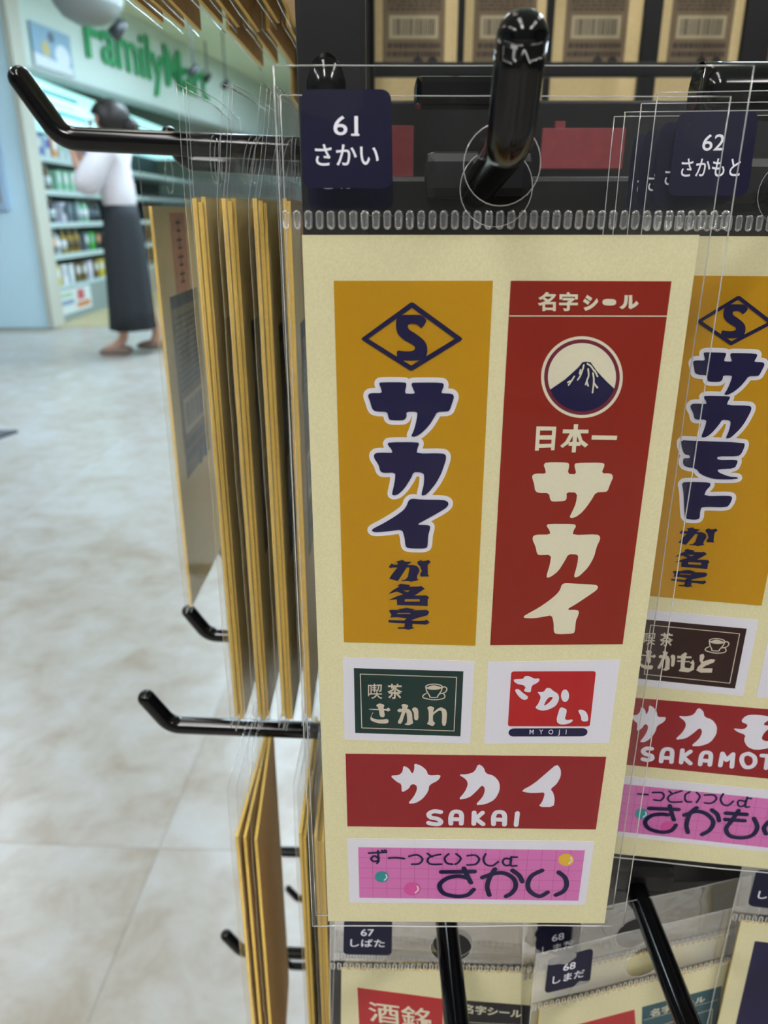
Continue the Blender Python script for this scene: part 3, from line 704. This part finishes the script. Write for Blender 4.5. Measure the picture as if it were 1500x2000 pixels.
def cir(r, n=64, cx_=732, cy_=772): return C([(cx_+r*math.cos(2*math.pi*k/n), cy_+r*math.sin(2*math.pi*k/n)) for k in range(n)])
f = Flat(); f.fill([cir(314), cir(291)], 0); f.fill([cir(288), cir(264)], 1); f.fill([cir(262)], 0); f.flat('round_emblem', [CRM, MAUVE], st, H1)
a0 = math.atan2(855-772, 966-732); a1 = math.atan2(872-772, 485-732)
arc = [(732+262*math.cos(a0+(a1-a0)*k/24), 772+262*math.sin(a0+(a1-a0)*k/24)) for k in range(25)]
f = Flat(); f.fill([C(P("480,872 600,790 700,700 735,657 760,652 797,657 850,730 920,805") + arc)], 0); f.flat('mountain', NAVY, st, H2)
f = Flat()
pixstroke(f, C, ["745,678 735,715 718,760 698,792", "720,715 712,745", "672,765 650,800 628,832", "640,800 622,812", "772,668 800,688 825,725", "778,708 782,760 768,800 778,838", "766,805 758,828", "815,740 822,800 812,890", "822,815 848,852", "835,835 850,850", "828,720 850,765"], .00026)
f.flat('snow_streaks', CRM, st, H3)
st = sticker(pk, Q['caf'], WHT)
f = Flat(); f.fill([Ec("167,228 1311,262 1280,940 182,905")]); f.flat('green_panel', GRN, st, H1)
f = Flat(); f.stroke(Ec("235,288 1240,322 1213,882 250,850"), .00018, 0, True)
put_text(f, '喫', Ec("315,388 465,388 465,548 315,545"), 0, .006); put_text(f, '茶', Ec("518,390 673,390 673,548 518,546"), 0, .02)
cup(f, Ec)
for g_ in ('sc', 'kc'):
    for l in GL[g_]: f.fill(l)
f.fill(glyph(Ec, "930,640 965,620 1010,640 995,670 995,690 1040,650 1080,632 1142,668 1130,830 1085,825 1090,680 1060,665 1010,700 992,720 992,780 1020,800 990,835 960,820 927,808 950,780 948,665", 1))
f.flat('cream_lettering', LINE, st, H2)
st = sticker(pk, Q['log'], WHT)
f = Flat(); f.fill([rrect(Fc("340,245 1165,243 1105,782 306,780"), .0006)]); f.flat('red_panel', RED3, st, H1)
f = Flat(); f.stroke(Fc([(360, 840), (1035, 838)]), .0020); f.flat('navy_capsule', NAVY, st, H1)
f = Flat()
for s in ("358,318 455,315 465,290 500,283 540,300 565,312 610,308 615,330 590,355 545,375 533,400 530,440 510,447 475,440 460,425 480,400 460,375 400,365 370,345", "380,415 410,412 450,450 505,487 495,510 470,522 430,505 395,465 375,430",
          "592,440 615,443 655,440 675,410 690,400 720,405 745,430 790,455 805,490 800,530 770,580 700,615 640,625 590,610 572,590 600,560 625,500 620,475|655,575 680,520 710,490 745,490 735,515 700,550 670,572",
          "820,592 850,595 880,615 875,650 858,708 890,715 930,708 940,718 920,740 870,758 820,760 785,740 780,700 795,650 808,605", "985,620 1020,612 1055,625 1080,655 1090,710 1080,727 1045,730 1020,720 1018,680"): f.fill(glyph(Fc, s, 1))
f.fill([Fc([(862+39*math.cos(a*math.pi/12), 478+61*math.sin(a*math.pi/12)) for a in range(24)])])
put_text(f, 'M   Y   O   J   I', Fc("518,808 878,808 874,868 515,868"), 0, .01)
f.flat('white_lettering', WHT, st, H3)
st = sticker(pk, Q['ban'], RED2)
f = Flat()
for g_ in ('bsa', 'bka', 'bi'): f.fill(GL[g_])
SW = .00105
pixstroke(f, G, ["557,342 520,338 493,352 503,371 540,379 558,395 545,408 510,406 491,400", "612,405 612,368 626,342 658,342 670,362 668,405", "843,408 843,368 858,344 890,344 903,364 902,410"], SW)
pixstroke(f, G, ["614,380 668,382", "845,382 901,384", "738,345 736,406", "783,346 746,378 786,408", "972,348 965,412"], SW, sm=False)
f.flat('white_lettering', WHT, st, H1)
st = sticker(pk, Q['pin'], WHT)
pink_art(pk, st, Hc)
f = Flat()
pixstroke(f, Hc, ["560,220 740,218", "682,200 700,240 720,278", "700,252 650,243 590,255 550,292 572,335 640,352 700,345 735,315", "782,250 850,228 905,228 952,258 962,300 940,335 910,352", "850,205 822,250 808,300 820,345", "945,212 980,238 998,272", "1105,212 1050,240 1028,285 1040,325 1090,352 1135,330", "1195,222 1228,250 1238,290 1220,325 1180,345"], .0011)
pixstroke(f, Hc, ["168,118 262,113", "217,106 221,150", "221,150 200,133 180,148 195,163 221,158 212,173", "238,104 246,110", "254,102 262,108", "275,145 318,143 360,148", "385,135 430,128 458,150 440,175 400,178", "485,120 510,138", "555,125 500,138 485,160 505,178 560,178", "600,122 578,145 590,172 620,178", "640,122 665,145 650,170 635,178", "700,132 745,130 765,152 745,178 700,182", "800,122 788,150 800,178 835,186 868,165", "930,150 905,147 892,165 905,184 932,180 938,150", "938,138 936,184 968,186", "938,140 970,140"], .0005)
f.flat('navy_lettering', NAVY, st, H3)

# second packet of the same kind hanging right behind
S1b = Sheet(at(975, 475, .1365) + Vector((-.0007, 0, -.0017)), yaw=R(1.5))
p2 = empty('sticker_packet', 'second sakai packet hidden straight behind the front one labelled 61', 'packet', S1b.M, 'sticker packets on the front hooks')
make_card(p2); d2 = make_bag(p2, sd=9, full=False); make_label(p2, '61', 'さかい', dy=d2)

# ------------------------------------------------------------------ packet 62
Y2 = .1475; YAW2 = R(-7.5)
o62 = at(1495, 462, Y2); o62.x = .0823
S2 = Sheet(o62, yaw=YAW2)
I = Crop(1200, 440, 1500, S2); I.k = 1/2.703
J = Crop(1180, 1160, 1500, S2); J.k = 1/3.847
def packet62(S, detail, label, sd):
    p = empty('sticker_packet', label, 'packet', S.M, 'sticker packets on the front hooks')
    make_card(p); d = make_bag(p, sd=sd, full=detail, film=None)
    if detail: slots(p, d, 40)
    make_label(p, '62', 'さかもと', dy=d); return p, d
p62, _ = packet62(S2, True, 'clear bag with yellow sakamoto sticker, navy label 62, right of the front packet', 21)
for k, (dx, dyy, dz) in enumerate(((-.0016, .004, -.0013), (-.0032, .0085, -.0022), (-.0042, .0125, -.0026))):
    packet62(Sheet(o62 + Vector((dx, dyy, dz)), yaw=YAW2 + R(1.2*(k+1))), False, 'sakamoto packet %s behind the foremost one labelled 62' % ['directly', 'second', 'third'][k], 30+k)
st = sticker(p62, Q['yel'], YEL)
def place(key, ucx, vcy, wpx, hpx, crop=I):
    c = crop([(ucx, vcy)])[0]; l = crop([(ucx-wpx/2, vcy)])[0]; r = crop([(ucx+wpx/2, vcy)])[0]; t = crop([(ucx, vcy-hpx/2)])[0]; b = crop([(ucx, vcy+hpx/2)])[0]
    return fit(GL[key], c, abs(r[0]-l[0]), abs(t[1]-b[1]))
g1 = [place('sa', 590, 782, 375, 222), place('ka', 550, 1010, 320, 222),
      [chaikin(I("350,1130 400,1133 680,1143 685,1160 665,1205 645,1215 540,1215 540,1235 640,1233 648,1245 630,1280 540,1283 545,1300 600,1322 645,1325 650,1333 600,1338 520,1335 450,1310 430,1280 370,1270 358,1250 362,1225 395,1225 395,1210 365,1205 350,1160"), 1)],
      [chaikin(I("352,1352 400,1350 500,1352 505,1370 480,1395 470,1425 600,1422 620,1430 610,1460 590,1485 460,1480 450,1500 447,1545 420,1550 370,1545 365,1480 362,1400"), 1)]]
f = Flat()
for g_ in g1:
    for l in g_: f.stroke(l, .0017, 0, True); f.fill([l])
f.flat('white_outline', WHT, st, H1)
f = Flat()
for g_ in g1: f.fill(g_)
f.fill(place('dia', 632, 502, 405, 260)); f.fill(place('S', 630, 505, 130, 178))
for key, a in (('ga', (436, 1640, 200, 98)), ('na', (409, 1755, 188, 100)), ('ji', (392, 1860, 190, 92))):
    for l in place(key, *a): f.fill(l)
f.flat('navy_lettering', NAVY, st, H3)
sticker(p62, Q['red'], BLUE)
lq = sticker(p62, Q['log'], WHT)
f = Flat(); f.fill([rrect(Fc("340,245 1165,243 1105,782 306,780"), .0006)]); f.flat('red_panel', RED3, lq, H1)
f = Flat(); f.stroke(Fc([(360, 840), (1035, 838)]), .0020); f.flat('navy_capsule', NAVY, lq, H1)
st = sticker(p62, Q['caf'], WHT)
f = Flat(); f.fill([Ec("167,228 1311,262 1280,940 182,905")]); f.flat('brown_panel', BRN, st, H1)
f = Flat(); f.stroke(Ec("235,288 1240,322 1213,882 250,850"), .00018, 0, True)
put_text(f, '喫', J("303,278 385,280 378,375 295,372"), 0, .006); put_text(f, '茶', J("420,283 517,285 510,386 412,383"), 0, .02)
cup(f, Ec)
for l in place('kc', 465, 495, 128, 148, J): f.fill(l)
for l in place('sc', 320, 485, 120, 145, J): f.fill(l)
for s in ("590,440 605,430 620,440 610,460 600,530 605,545 640,550 655,520 640,510 665,485 675,510 670,560 630,580 580,575 555,570 570,550 575,450", "545,455 600,460 650,460 655,475 545,475", "545,490 610,495 640,495 640,505 545,502", "715,450 740,440 750,460 735,500 800,480 830,485 820,505 760,530 730,550 810,550 805,582 720,582 688,565 700,540 725,515 712,490"): f.fill([J(s)])
f.flat('cream_lettering', LINE, st, H2)
st = sticker(p62, Q['ban'], RED2)
f = Flat(); f.fill(place('bsa', 325, 970, 260, 280, J)); f.fill(place('bka', 698, 995, 300, 290, J))
f.fill([chaikin(J("960,1000 1050,1010 1080,975 1020,950 1060,905 1120,898 1200,905 1260,920 1180,975 1260,985 1200,1030 1175,1080 1210,1100 1280,1090 1240,1150 1130,1165 1070,1140 1045,1090 1060,1050 1000,1030"), 1)])
pixstroke(f, J, ["355,1155 315,1152 290,1172 310,1195 350,1205 358,1228 325,1240 288,1232", "425,1250 432,1195 452,1160 495,1160 508,1185 502,1255", "718,1272 725,1215 745,1185 785,1185 798,1210 790,1275", "1080,1190 1040,1205 1030,1245 1055,1290 1100,1290 1128,1260 1122,1215 1080,1190"], .00105)
pixstroke(f, J, ["432,1222 505,1225", "725,1242 795,1246", "585,1165 575,1258", "645,1175 588,1215 645,1265", "868,1280 885,1190 915,1240 965,1195 955,1290", "1180,1205 1270,1212", "1225,1210 1212,1300"], .00105, sm=False)
f.flat('white_lettering', WHT, st, H1)
st = sticker(p62, Q['pin'], WHT)
pink_art(p62, st, Hc)
f = Flat()
pixstroke(f, J, ["335,1600 555,1608", "490,1580 505,1640 520,1685", "475,1648 420,1643 350,1655 305,1700 335,1752 430,1778 500,1765 535,1725", "598,1650 690,1622 765,1642 815,1700 790,1760 732,1795", "690,1595 640,1640 615,1720 625,1780", "805,1612 845,1645 858,1692", "1005,1615 955,1690 912,1750 940,1805 1030,1820 1110,1800 1145,1740 1120,1675", "910,1635 1065,1645", "905,1682 1050,1692", "1231,1700 1195,1745 1210,1790"], .0011)
pixstroke(f, J, ["250,1490 325,1496", "360,1480 430,1482 445,1510 420,1540 370,1535", "485,1470 510,1492", "580,1468 500,1495 475,1525 500,1552 580,1550", "640,1475 605,1500 610,1545 650,1552", "690,1480 715,1510 690,1555", "750,1500 820,1500 838,1530 800,1560 750,1558", "890,1490 870,1530 890,1570 930,1575 965,1545", "1045,1545 1010,1540 998,1562 1015,1585 1050,1575 1058,1540", "1070,1515 1056,1585 1085,1587", "1068,1522 1100,1526"], .0005)
f.flat('navy_lettering', NAVY, st, H3)

# ------------------------------------------------------------------ second row of the front: 67, 68, 69
def low_packet(S, n, nm, label, sd, deco):
    p = empty('sticker_packet', label, 'packet', S.M, 'sticker packets on the front hooks')
    make_card(p); d = make_bag(p, sd=sd, full=True); slots(p, d, 40); make_label(p, n, nm, dy=d); deco(p, S); return p
o67 = at(878, 1895, .160); S3 = Sheet(Vector((.0192, .160, o67.z)), yaw=R(0), roll=R(1.5))
def deco67(p, S):
    st = sticker(p, [S.inv(*x) for x in ((698, 1927), (866, 1949), (860, 2120), (708, 2120))], mat('scarlet_print', 'b0282c', .5))
    f = Flat(); put_text(f, '酒銘', [S.inv(*x) for x in ((718, 1952), (842, 1968), (842, 2008), (722, 1992))], 0, .012); f.flat('white_lettering', CRM, st, H1)
    st = sticker(p, [S.inv(*x) for x in ((895, 1951), (1036, 1962), (1030, 2120), (895, 2120))], BLK)
    f = Flat(); put_text(f, '名字シール', [S.inv(*x) for x in ((905, 1958), (1020, 1970), (1018, 1986), (903, 1976))], 0, .03)
    f.stroke([S.inv(912, 1994), S.inv(1032, 2000)], .0002); f.flat('cream_lettering', CRM, st, H1)
low_packet(S3, '67', 'しばた', 'clear bag with navy label 67 and red sticker, hanging below the front packet', 41, deco67)
a_, b_ = at(1052, 1970, .153), at(1435, 1875, .168); m_ = (a_+b_)/2
yaw68 = math.atan2(b_.y-a_.y, b_.x-a_.x)
S4 = Sheet(Vector((m_.x, m_.y, m_.z)), yaw=yaw68, roll=-math.atan2(b_.z-a_.z, .063)*.9)
def deco68(p, S):
    st = sticker(p, [S.inv(*x) for x in ((1112, 2003), (1238, 1970), (1250, 2150), (1125, 2150))], mat('scarlet_print'))
    st = sticker(p, [S.inv(*x) for x in ((1253, 1965), (1408, 1924), (1385, 2150), (1250, 2150))], TEALD)
    f = Flat(); put_text(f, '名字シール', [S.inv(*x) for x in ((1268, 1970), (1377, 1941), (1375, 1954), (1268, 1985))], 0, .03)
    f.stroke([S.inv(1256, 1990), S.inv(1400, 1950)], .00018); f.stroke([S.inv(1266, 2008), S.inv(1390, 1968), S.inv(1380, 2060)], .00025)
    f.flat('cream_lettering', CRM, st, H1)
low_packet(S4, '68', 'しまだ', 'clear bag with navy label 68, hanging lower right of the front packet', 51, deco68)
S4b = Sheet(Vector((m_.x-.001, m_.y+.006, m_.z+.004)), yaw=yaw68*.8, roll=-R(3))
low_packet(S4b, '68', 'しまだ', 'shimada packet just behind the foremost one labelled 68', 55, lambda p, S: None)
S3b = Sheet(Vector((.0200, .1640, o67.z-.003)), yaw=R(-1.5), roll=R(2.6))
low_packet(S3b, '67', 'しばた', 'shibata packet just behind the foremost one labelled 67', 57, lambda p, S: None)
o69 = at(1500, 1855, .165)
S5 = Sheet(Vector((.1345, .160, CH-.1905)), yaw=R(-8))
def deco69(p, S):
    st = sticker(p, Q['yel'], NAVY); sticker(p, Q['red'], RED)
low_packet(S5, '69', 'しみず', 'clear bag with navy label starting with 6, at the right edge below packet 62', 61, deco69)

# ------------------------------------------------------------------ hooks
def hook(base, d2, L_, rise, label, tip=.017, grp='hooks', r=.0031, down=0):
    """base: Vector, d2: outward unit direction; rod runs outward, bends up at the end"""
    d = Vector((d2[0], d2[1], 0)); t = empty('display_hook', label, 'hook', Matrix.Translation(base), grp)
    pts = [Vector((0, 0, 0))]; e = d*L_ + Vector((0, 0, rise)); rd = e.normalized(); rb = .006
    ang = R(57) - math.atan2(rise, L_)
    for k in range(1, 8): pts.append(rd*(L_-rb)*k/7)
    upv = Vector((0, 0, 1)); side = (upv - rd*upv.dot(rd)).normalized()
    c = pts[-1] + side*rb*1.3
    for k in range(1, 9):
        a = ang*k/8; pts.append(c + (-side*math.cos(a) + rd*math.sin(a))*rb*1.3)
    td = (rd*math.cos(ang) + side*math.sin(ang)); p = pts[-1]
    for k in range(1, 5): pts.append(p + td*tip*k/4)
    MB().tube(pts, r, 24, round_end=True).build('rod', BLACK, t)
    n = Vector((d.y, -d.x, 0))
    M = MB(); 
    q = M.box((-.011, -.004, -.0045), (.011, .003, .0045), bev=.002)
    M.v = [tuple(n*x[0] + d*(x[1]) + Vector((0, 0, x[2]+.003))) for x in M.v]
    M.build('bracket', BLACKM, t); return t
Z1 = CH + .0035
hook(Vector((.0195, .1745, Z1+.001)), (-.035, -1), .059, .0052, 'thick black hook coming forward through the bag labelled 61', tip=.0125, grp='hooks on the front of the rack', r=.0033)
hook(Vector((.080, .1745, Z1)), (0, -1), .060, .0035, 'thick black hook holding the packets labelled 62', grp='hooks on the front of the rack')
hook(Vector((.0175, .1745, CH-.187)), (0, -1), .070, .008, 'black hook pointing forward beneath the front packet, over label 67', grp='hooks on the front of the rack')
hook(Vector((.075, .1745, CH-.187)), (-.04, -1), .070, .008, 'black hook pointing forward to the right, over the bag labelled 68', grp='hooks on the front of the rack')
hook(Vector((.134, .1745, CH-.187)), (0, -1), .060, .004, 'black hook at the right edge of the second row', grp='hooks on the front of the rack')
LX = -.0165
names = {(0, 0): 'largest black hook pointing left at the top, nearest the camera', (0, 1): 'black hook just behind the topmost one on the left',
         (1, 0): 'black hook pointing left halfway down, crossing the packet tips', (1, 1): 'black hook pointing left just below the lone leftmost packet',
         (1, 2): 'black hook tip half hidden behind the left packets', (2, 1): 'black hook pointing left near the bottom left packets',
         (2, 2): 'short piece of black hook seen between the lower left packets', (3, 3): 'lowest small black hook at the bottom left', (3, 4): 'small black hook above the lowest one at bottom left'}
LY = [.235, .300, .370, .445, .510]; LZ = [.0165, -.178, -.373, -.568]
for (r_, c_), nm in names.items():
    ln = {0: .074, 1: .064, 2: .062, 3: .062}[r_]
    if (r_, c_) == (0, 1): ln = .056
    hook(Vector((LX, LY[c_], CH + LZ[r_] - (.002 if (r_, c_) == (0, 1) else 0))), (-1, 0), ln, .003, nm, tip=.009 if (r_, c_) == (0, 1) else .0165 if r_ == 0 else .013, grp='hooks on the left side of the rack', r=.0031)

# ------------------------------------------------------------------ packets on the left side (edge-on, backs towards the rack)
def back_print(parent, mirror=False):
    """print on the back of a card: y positive side"""
    y = .0005 + .00010
    def rect(m, x0, x1, z0, z1, mi=0, yy=y): m.add([(x0, yy, z0), (x1, yy, z0), (x1, yy, z1), (x0, yy, z1)], [(0, 1, 2, 3)], mi)
    m = MB(); rect(m, -.021, .021, -.098, -.030, 0); m.build('text_box', BOXP, parent)
    m = MB(); rect(m, -.021, .021, -.0345, -.030, 0, y+.00004); m.build('dark_stripe', STRIPE, parent)
    m = MB(); rect(m, -.011, .011, -.030, -.002, 0, y); m.build('name_patch', ROSE, parent)
    m = MB(); r = random.Random(5); yy = y + .00006
    for k in range(13):
        z = -.0375 - k*.0022; x = -.018
        while x < .018:
            w_ = r.uniform(.001, .004); rect(m, x, min(x+w_, .018), z-.0011, z, 0, yy); x += w_ + r.uniform(.0004, .0012)
    for k in range(2):
        z = -.084 - k*.005; x = -.018
        while x < .018: w_ = r.uniform(.001, .003); rect(m, x, min(x+w_, .018), z-.0032, z, 0, yy); x += w_ + .0006
    for k in range(4): z = -.005 - k*.006; rect(m, -.004, .004, z-.0008, z, 0, yy); rect(m, -.0006, .0006, z-.0035, z+.001, 0, yy); rect(m, -.003, .003, z-.0036, z-.0028, 0, yy)
    m.build('fine_print', INK, parent)
    m = MB(); x = -.014
    rect(m, -.0165, .0165, -.0815, -.068, 1, y+.00003)
    while x < .014: w_ = r.choice((.0003, .0005, .0008)); rect(m, x, x+w_, -.0795, -.0700, 0, yy); x += w_ + r.choice((.0004, .0006, .0009))
    m.build('barcode', [STRIPE, mat('barcode_ground', 'b5a888', .7)], parent)
    m = MB()
    for xx in (-.013, -.003): m.add([(xx+.0035*math.cos(a*math.pi/8), yy, -.0955+.0035*math.sin(a*math.pi/8)) for a in range(16)], [tuple(range(16))])
    m.build('round_marks', STRIPE, parent)
    return
def side_proto(back, lean, sd, pr=True, curl=0.0):
    p = empty('sticker_packet', 'x', 'packet', None, 'sticker packets on the left hooks')
    make_card(p, back=back, ct=.0010)
    def f(x, z):
        t = max(z + .001, 0) / .03
        return lean*t + curl*t*t*math.sin(x*60+sd)
    make_bag(p, f=f, film=FILM_FAR, sd=sd, full=pr, g=.5, ct=.0010)
    if pr: back_print(p)
    return p
protos = [side_proto(KRAFT, 0.0, 70, True, .0015), side_proto(KRAFT, .0055, 71, True, .002), side_proto(KRAFT, .007, 72, True, .002), side_proto(KRAFT2, .001, 73, False, .001)]
used = set()
def put_side(k, x, y, z, label, grp, dang=0.0, lean=0.0, group=None, roll=0.0):
    if k in used: o = copy_tree(protos[k])
    else: o = protos[k]; used.add(k)
    o.matrix_world = Matrix.Translation((x, y, z)) @ Matrix.Rotation(R(-90)+dang, 4, 'Z') @ Matrix.Rotation(lean, 4, 'X') @ Matrix.Rotation(roll, 4, 'Y')
    o['label'] = label; o['group'] = group or grp
    return o
zt = CH + .0035
G0 = 'yellow-edged packets on the top left hook'
put_side(0, -.0452, .2290, zt, 'leftmost packet on the top hook, bag header standing upright', G0)
put_side(0, -.0440, .2285, zt-.0008, 'yellow-edged packet touching the right of the leftmost on the top hook', G0, R(.5))
put_side(0, -.0429, .2295, zt+.0004, 'third yellow-edged packet of the outer bunch on the top hook', G0, R(-.4))
put_side(1, -.0382, .2290, zt, 'first packet of the second bunch, header leaning to the rack', G0)
put_side(1, -.0370, .2285, zt-.0006, 'second packet of the second bunch on the top hook', G0, R(.5))
put_side(1, -.0358, .2295, zt, 'third packet of the second bunch, with a torn-looking edge', G0, R(-.3))
put_side(2, -.0308, .2290, zt, 'first packet of the third bunch on the top hook', G0)
put_side(2, -.0296, .2285, zt-.0005, 'second packet of the third bunch on the top hook', G0, R(.4))
put_side(2, -.0284, .2290, zt-.001, 'third packet of the third bunch on the top hook', G0, R(-.3))
put_side(0, -.0238, .2300, zt, 'packet closest to the rack on the top left hook', G0)
put_side(0, -.0228, .2290, zt-.0006, 'innermost packet beside the corner post on the top left hook', G0)
put_side(0, -.0765, .3020, zt-.001, 'lone packet hanging apart at left, its printed back in view', 'packets on the second left hook', R(0))
G2 = 'kraft packets of the upper row at top left'
zu = CH + .1995
ords = ['outermost', 'second', 'third', 'fourth', 'fifth', 'sixth', 'seventh', 'eighth', 'ninth']
for k in range(8):
    put_side(3, -.0650 + k*.0056, .2290+.001*(k % 2), zu - .001*(k % 3), '%s kraft packet from the left of the near upper bunch' % ords[k], G2, R(rnd.uniform(-1, 1)))
for k in range(5):
    put_side(3, -.0465 + k*.0060, .3000, zu + .001*(k % 2), '%s kraft packet from the left of the far upper bunch' % ords[k], G2, R(rnd.uniform(-1, 1)))
for k in range(3):
    put_side(3, -.036 + k*.006, .370, zu-.010, '%s kraft packet of the farthest upper bunch by the post' % ords[k], G2, R(rnd.uniform(-1, 1)))
G3 = 'packets of the lower rows on the left'
zl = CH - .1915
put_side(3, -.0475, .229, zl, 'outermost brownish packet on the middle left hook, bag creased', G3, R(-2), R(0))
put_side(3, -.0462, .230, zl-.001, 'second brownish packet on the middle left hook', G3, R(0))
put_side(3, -.0440, .229, zl-.001, 'third brownish packet on the middle left hook', G3, R(3))
put_side(0, -.0275, .2285, zl+.002, 'first yellow-edged packet on the middle hook near the rack', G3)
put_side(0, -.0262, .2285, zl, 'second yellow-edged packet on the middle hook near the rack', G3)
put_side(0, -.0226, .2290, zl, 'third yellow-edged packet on the middle hook near the rack', G3)
put_side(3, -.0214, .2290, zl-.002, 'brown packet beside the corner post on the middle left hook', G3)
put_side(0, -.0202, .2280, zl-.001, 'innermost packet beside the corner post on the middle left hook', G3)

# ------------------------------------------------------------------ rear side of the rack: backs of packets
G4 = 'packets on the far side of the rack'
rear = side_proto(KRAFT, 0.0, 76, True, 0); first = True
for k, uc in enumerate((808, 985, 1163, 1368, 1560)):
    o = rear if first else copy_tree(rear); first = False
    q = at(uc, 60, .60)
    o.matrix_world = Matrix.Translation((q.x, .60, CH+.192)) @ Matrix.Rotation(R(180), 4, 'Z')
    o['label'] = '%s barcoded packet back seen through the rack at the top' % ['leftmost', 'second', 'third', 'fourth', 'rightmost'][k]; o['group'] = G4
# (turned so the printed back faces the camera)

# ------------------------------------------------------------------ the rack frame
rack = empty('display_rack', 'black metal display rack carrying all the hooks and packets', 'rack', Matrix.Translation((0, 0, 0)))
MB().box((-.0165, .1655, .35), (-.0035, .1755, 1.6), bev=.001).build('corner_post', BLACKM, rack)
def bar(a, b, nm='cross_bar'): return MB().box(a, b, bev=.001).build(nm, BLACKM, rack)
for z in (CH+.0035, CH-.187): bar((-.0035, .178, z-.004), (.30, .182, z+.004))
for z in (CH+.0165, CH-.178, CH-.373, CH-.568, CH+.22): bar((-.0165, .1755, z-.005), (-.0115, .60, z+.005), 'side_bar')
bar((-.0165, .575, .35), (-.006, .59, 1.6), 'corner_post')
bar((.295, .1655, .35), (.31, .1755, 1.6), 'corner_post')
for u0, u1, Y in ((893, 906, .57), (1064, 1078, .57), (1251, 1286, .57), (1447, 1500, .57)):
    a = at(u0, 60, Y); b = at(u1, 60, Y); bar((a.x, Y-.006, CH-.1), (b.x, Y, 1.6), 'upright_bar')
a = at(640, 60, .56); b = at(720, 60, .56); bar((a.x, .55, CH-.1), (b.x, .56, 1.6), 'upright_bar')
q = at(800, 138, .53); bar((-.006, .525, q.z-.004), (.30, .53, q.z+.004))
q = at(1000, 203, .31); MB().box((-.009, .30, .32), (.29, .31, q.z), bev=.001).build('inner_panel', BLACKM, rack)
bar((-.0165, .19, .32), (-.0125, .29, CH-.02), 'side_plate') if False else None
MB().box((-.02, .15, 0.004), (.31, .62, .05), bev=.006).build('foot_plate', BLACKM, rack)
for x in (-.010, .295):
    for y in (.17, .58): bar((x-.006, y-.004, .04), (x+.006, y+.006, .40), 'leg')
# black clips between front bars
q = at(890, 182, .20); MB().box((q.x-.0095, .195, q.z-.003), (q.x+.0105, .205, q.z+.003), bev=.0015).build('clip', BLACK, rack)
q = at(1450, 178, .19)
MB().tube([(q.x-.004, .191, q.z), (q.x-.0055, .191, q.z), (q.x+.01, .191, q.z), (q.x+.04, .191, q.z)][::-1], .0058, 28, round_end=True).build('clip', BLACK, rack)
q = at(624, 176, .168)
MB().lathe([(.0001, .0065), (.0025, .006), (.0038, .004), (.0045, .001), (.0045, -.012)], (q.x+.0015, .168, q.z), 24).build('corner_cap', BLACK, rack)
# cards added for the reddish blotches seen through the headers
TR = mat('dull_red_card', '772a30', .7, .15, 300)
for k, (u0, u1, v0, v1, nm) in enumerate(((640, 806, 245, 400, 'left of the front hook'), (1060, 1215, 250, 330, 'right of the front hook'))):
    a = at(u0, v0, .26); b = at(u1, v1, .26)
    t = empty('red_blotch_card', 'dull red card added inside the rack for a red blotch, seen through the film %s' % nm, 'card', Matrix.Translation((0, 0, 0)), 'added red cards inside the rack')
    MB().box((a.x, .26, b.z), (b.x, .261, a.z), bev=.0003).build('card_face', TR, t)
    MB().box((a.x+.004, .2609, a.z-.001), (a.x+.007, .262, a.z+.002)).build('card_tab', TR, t)
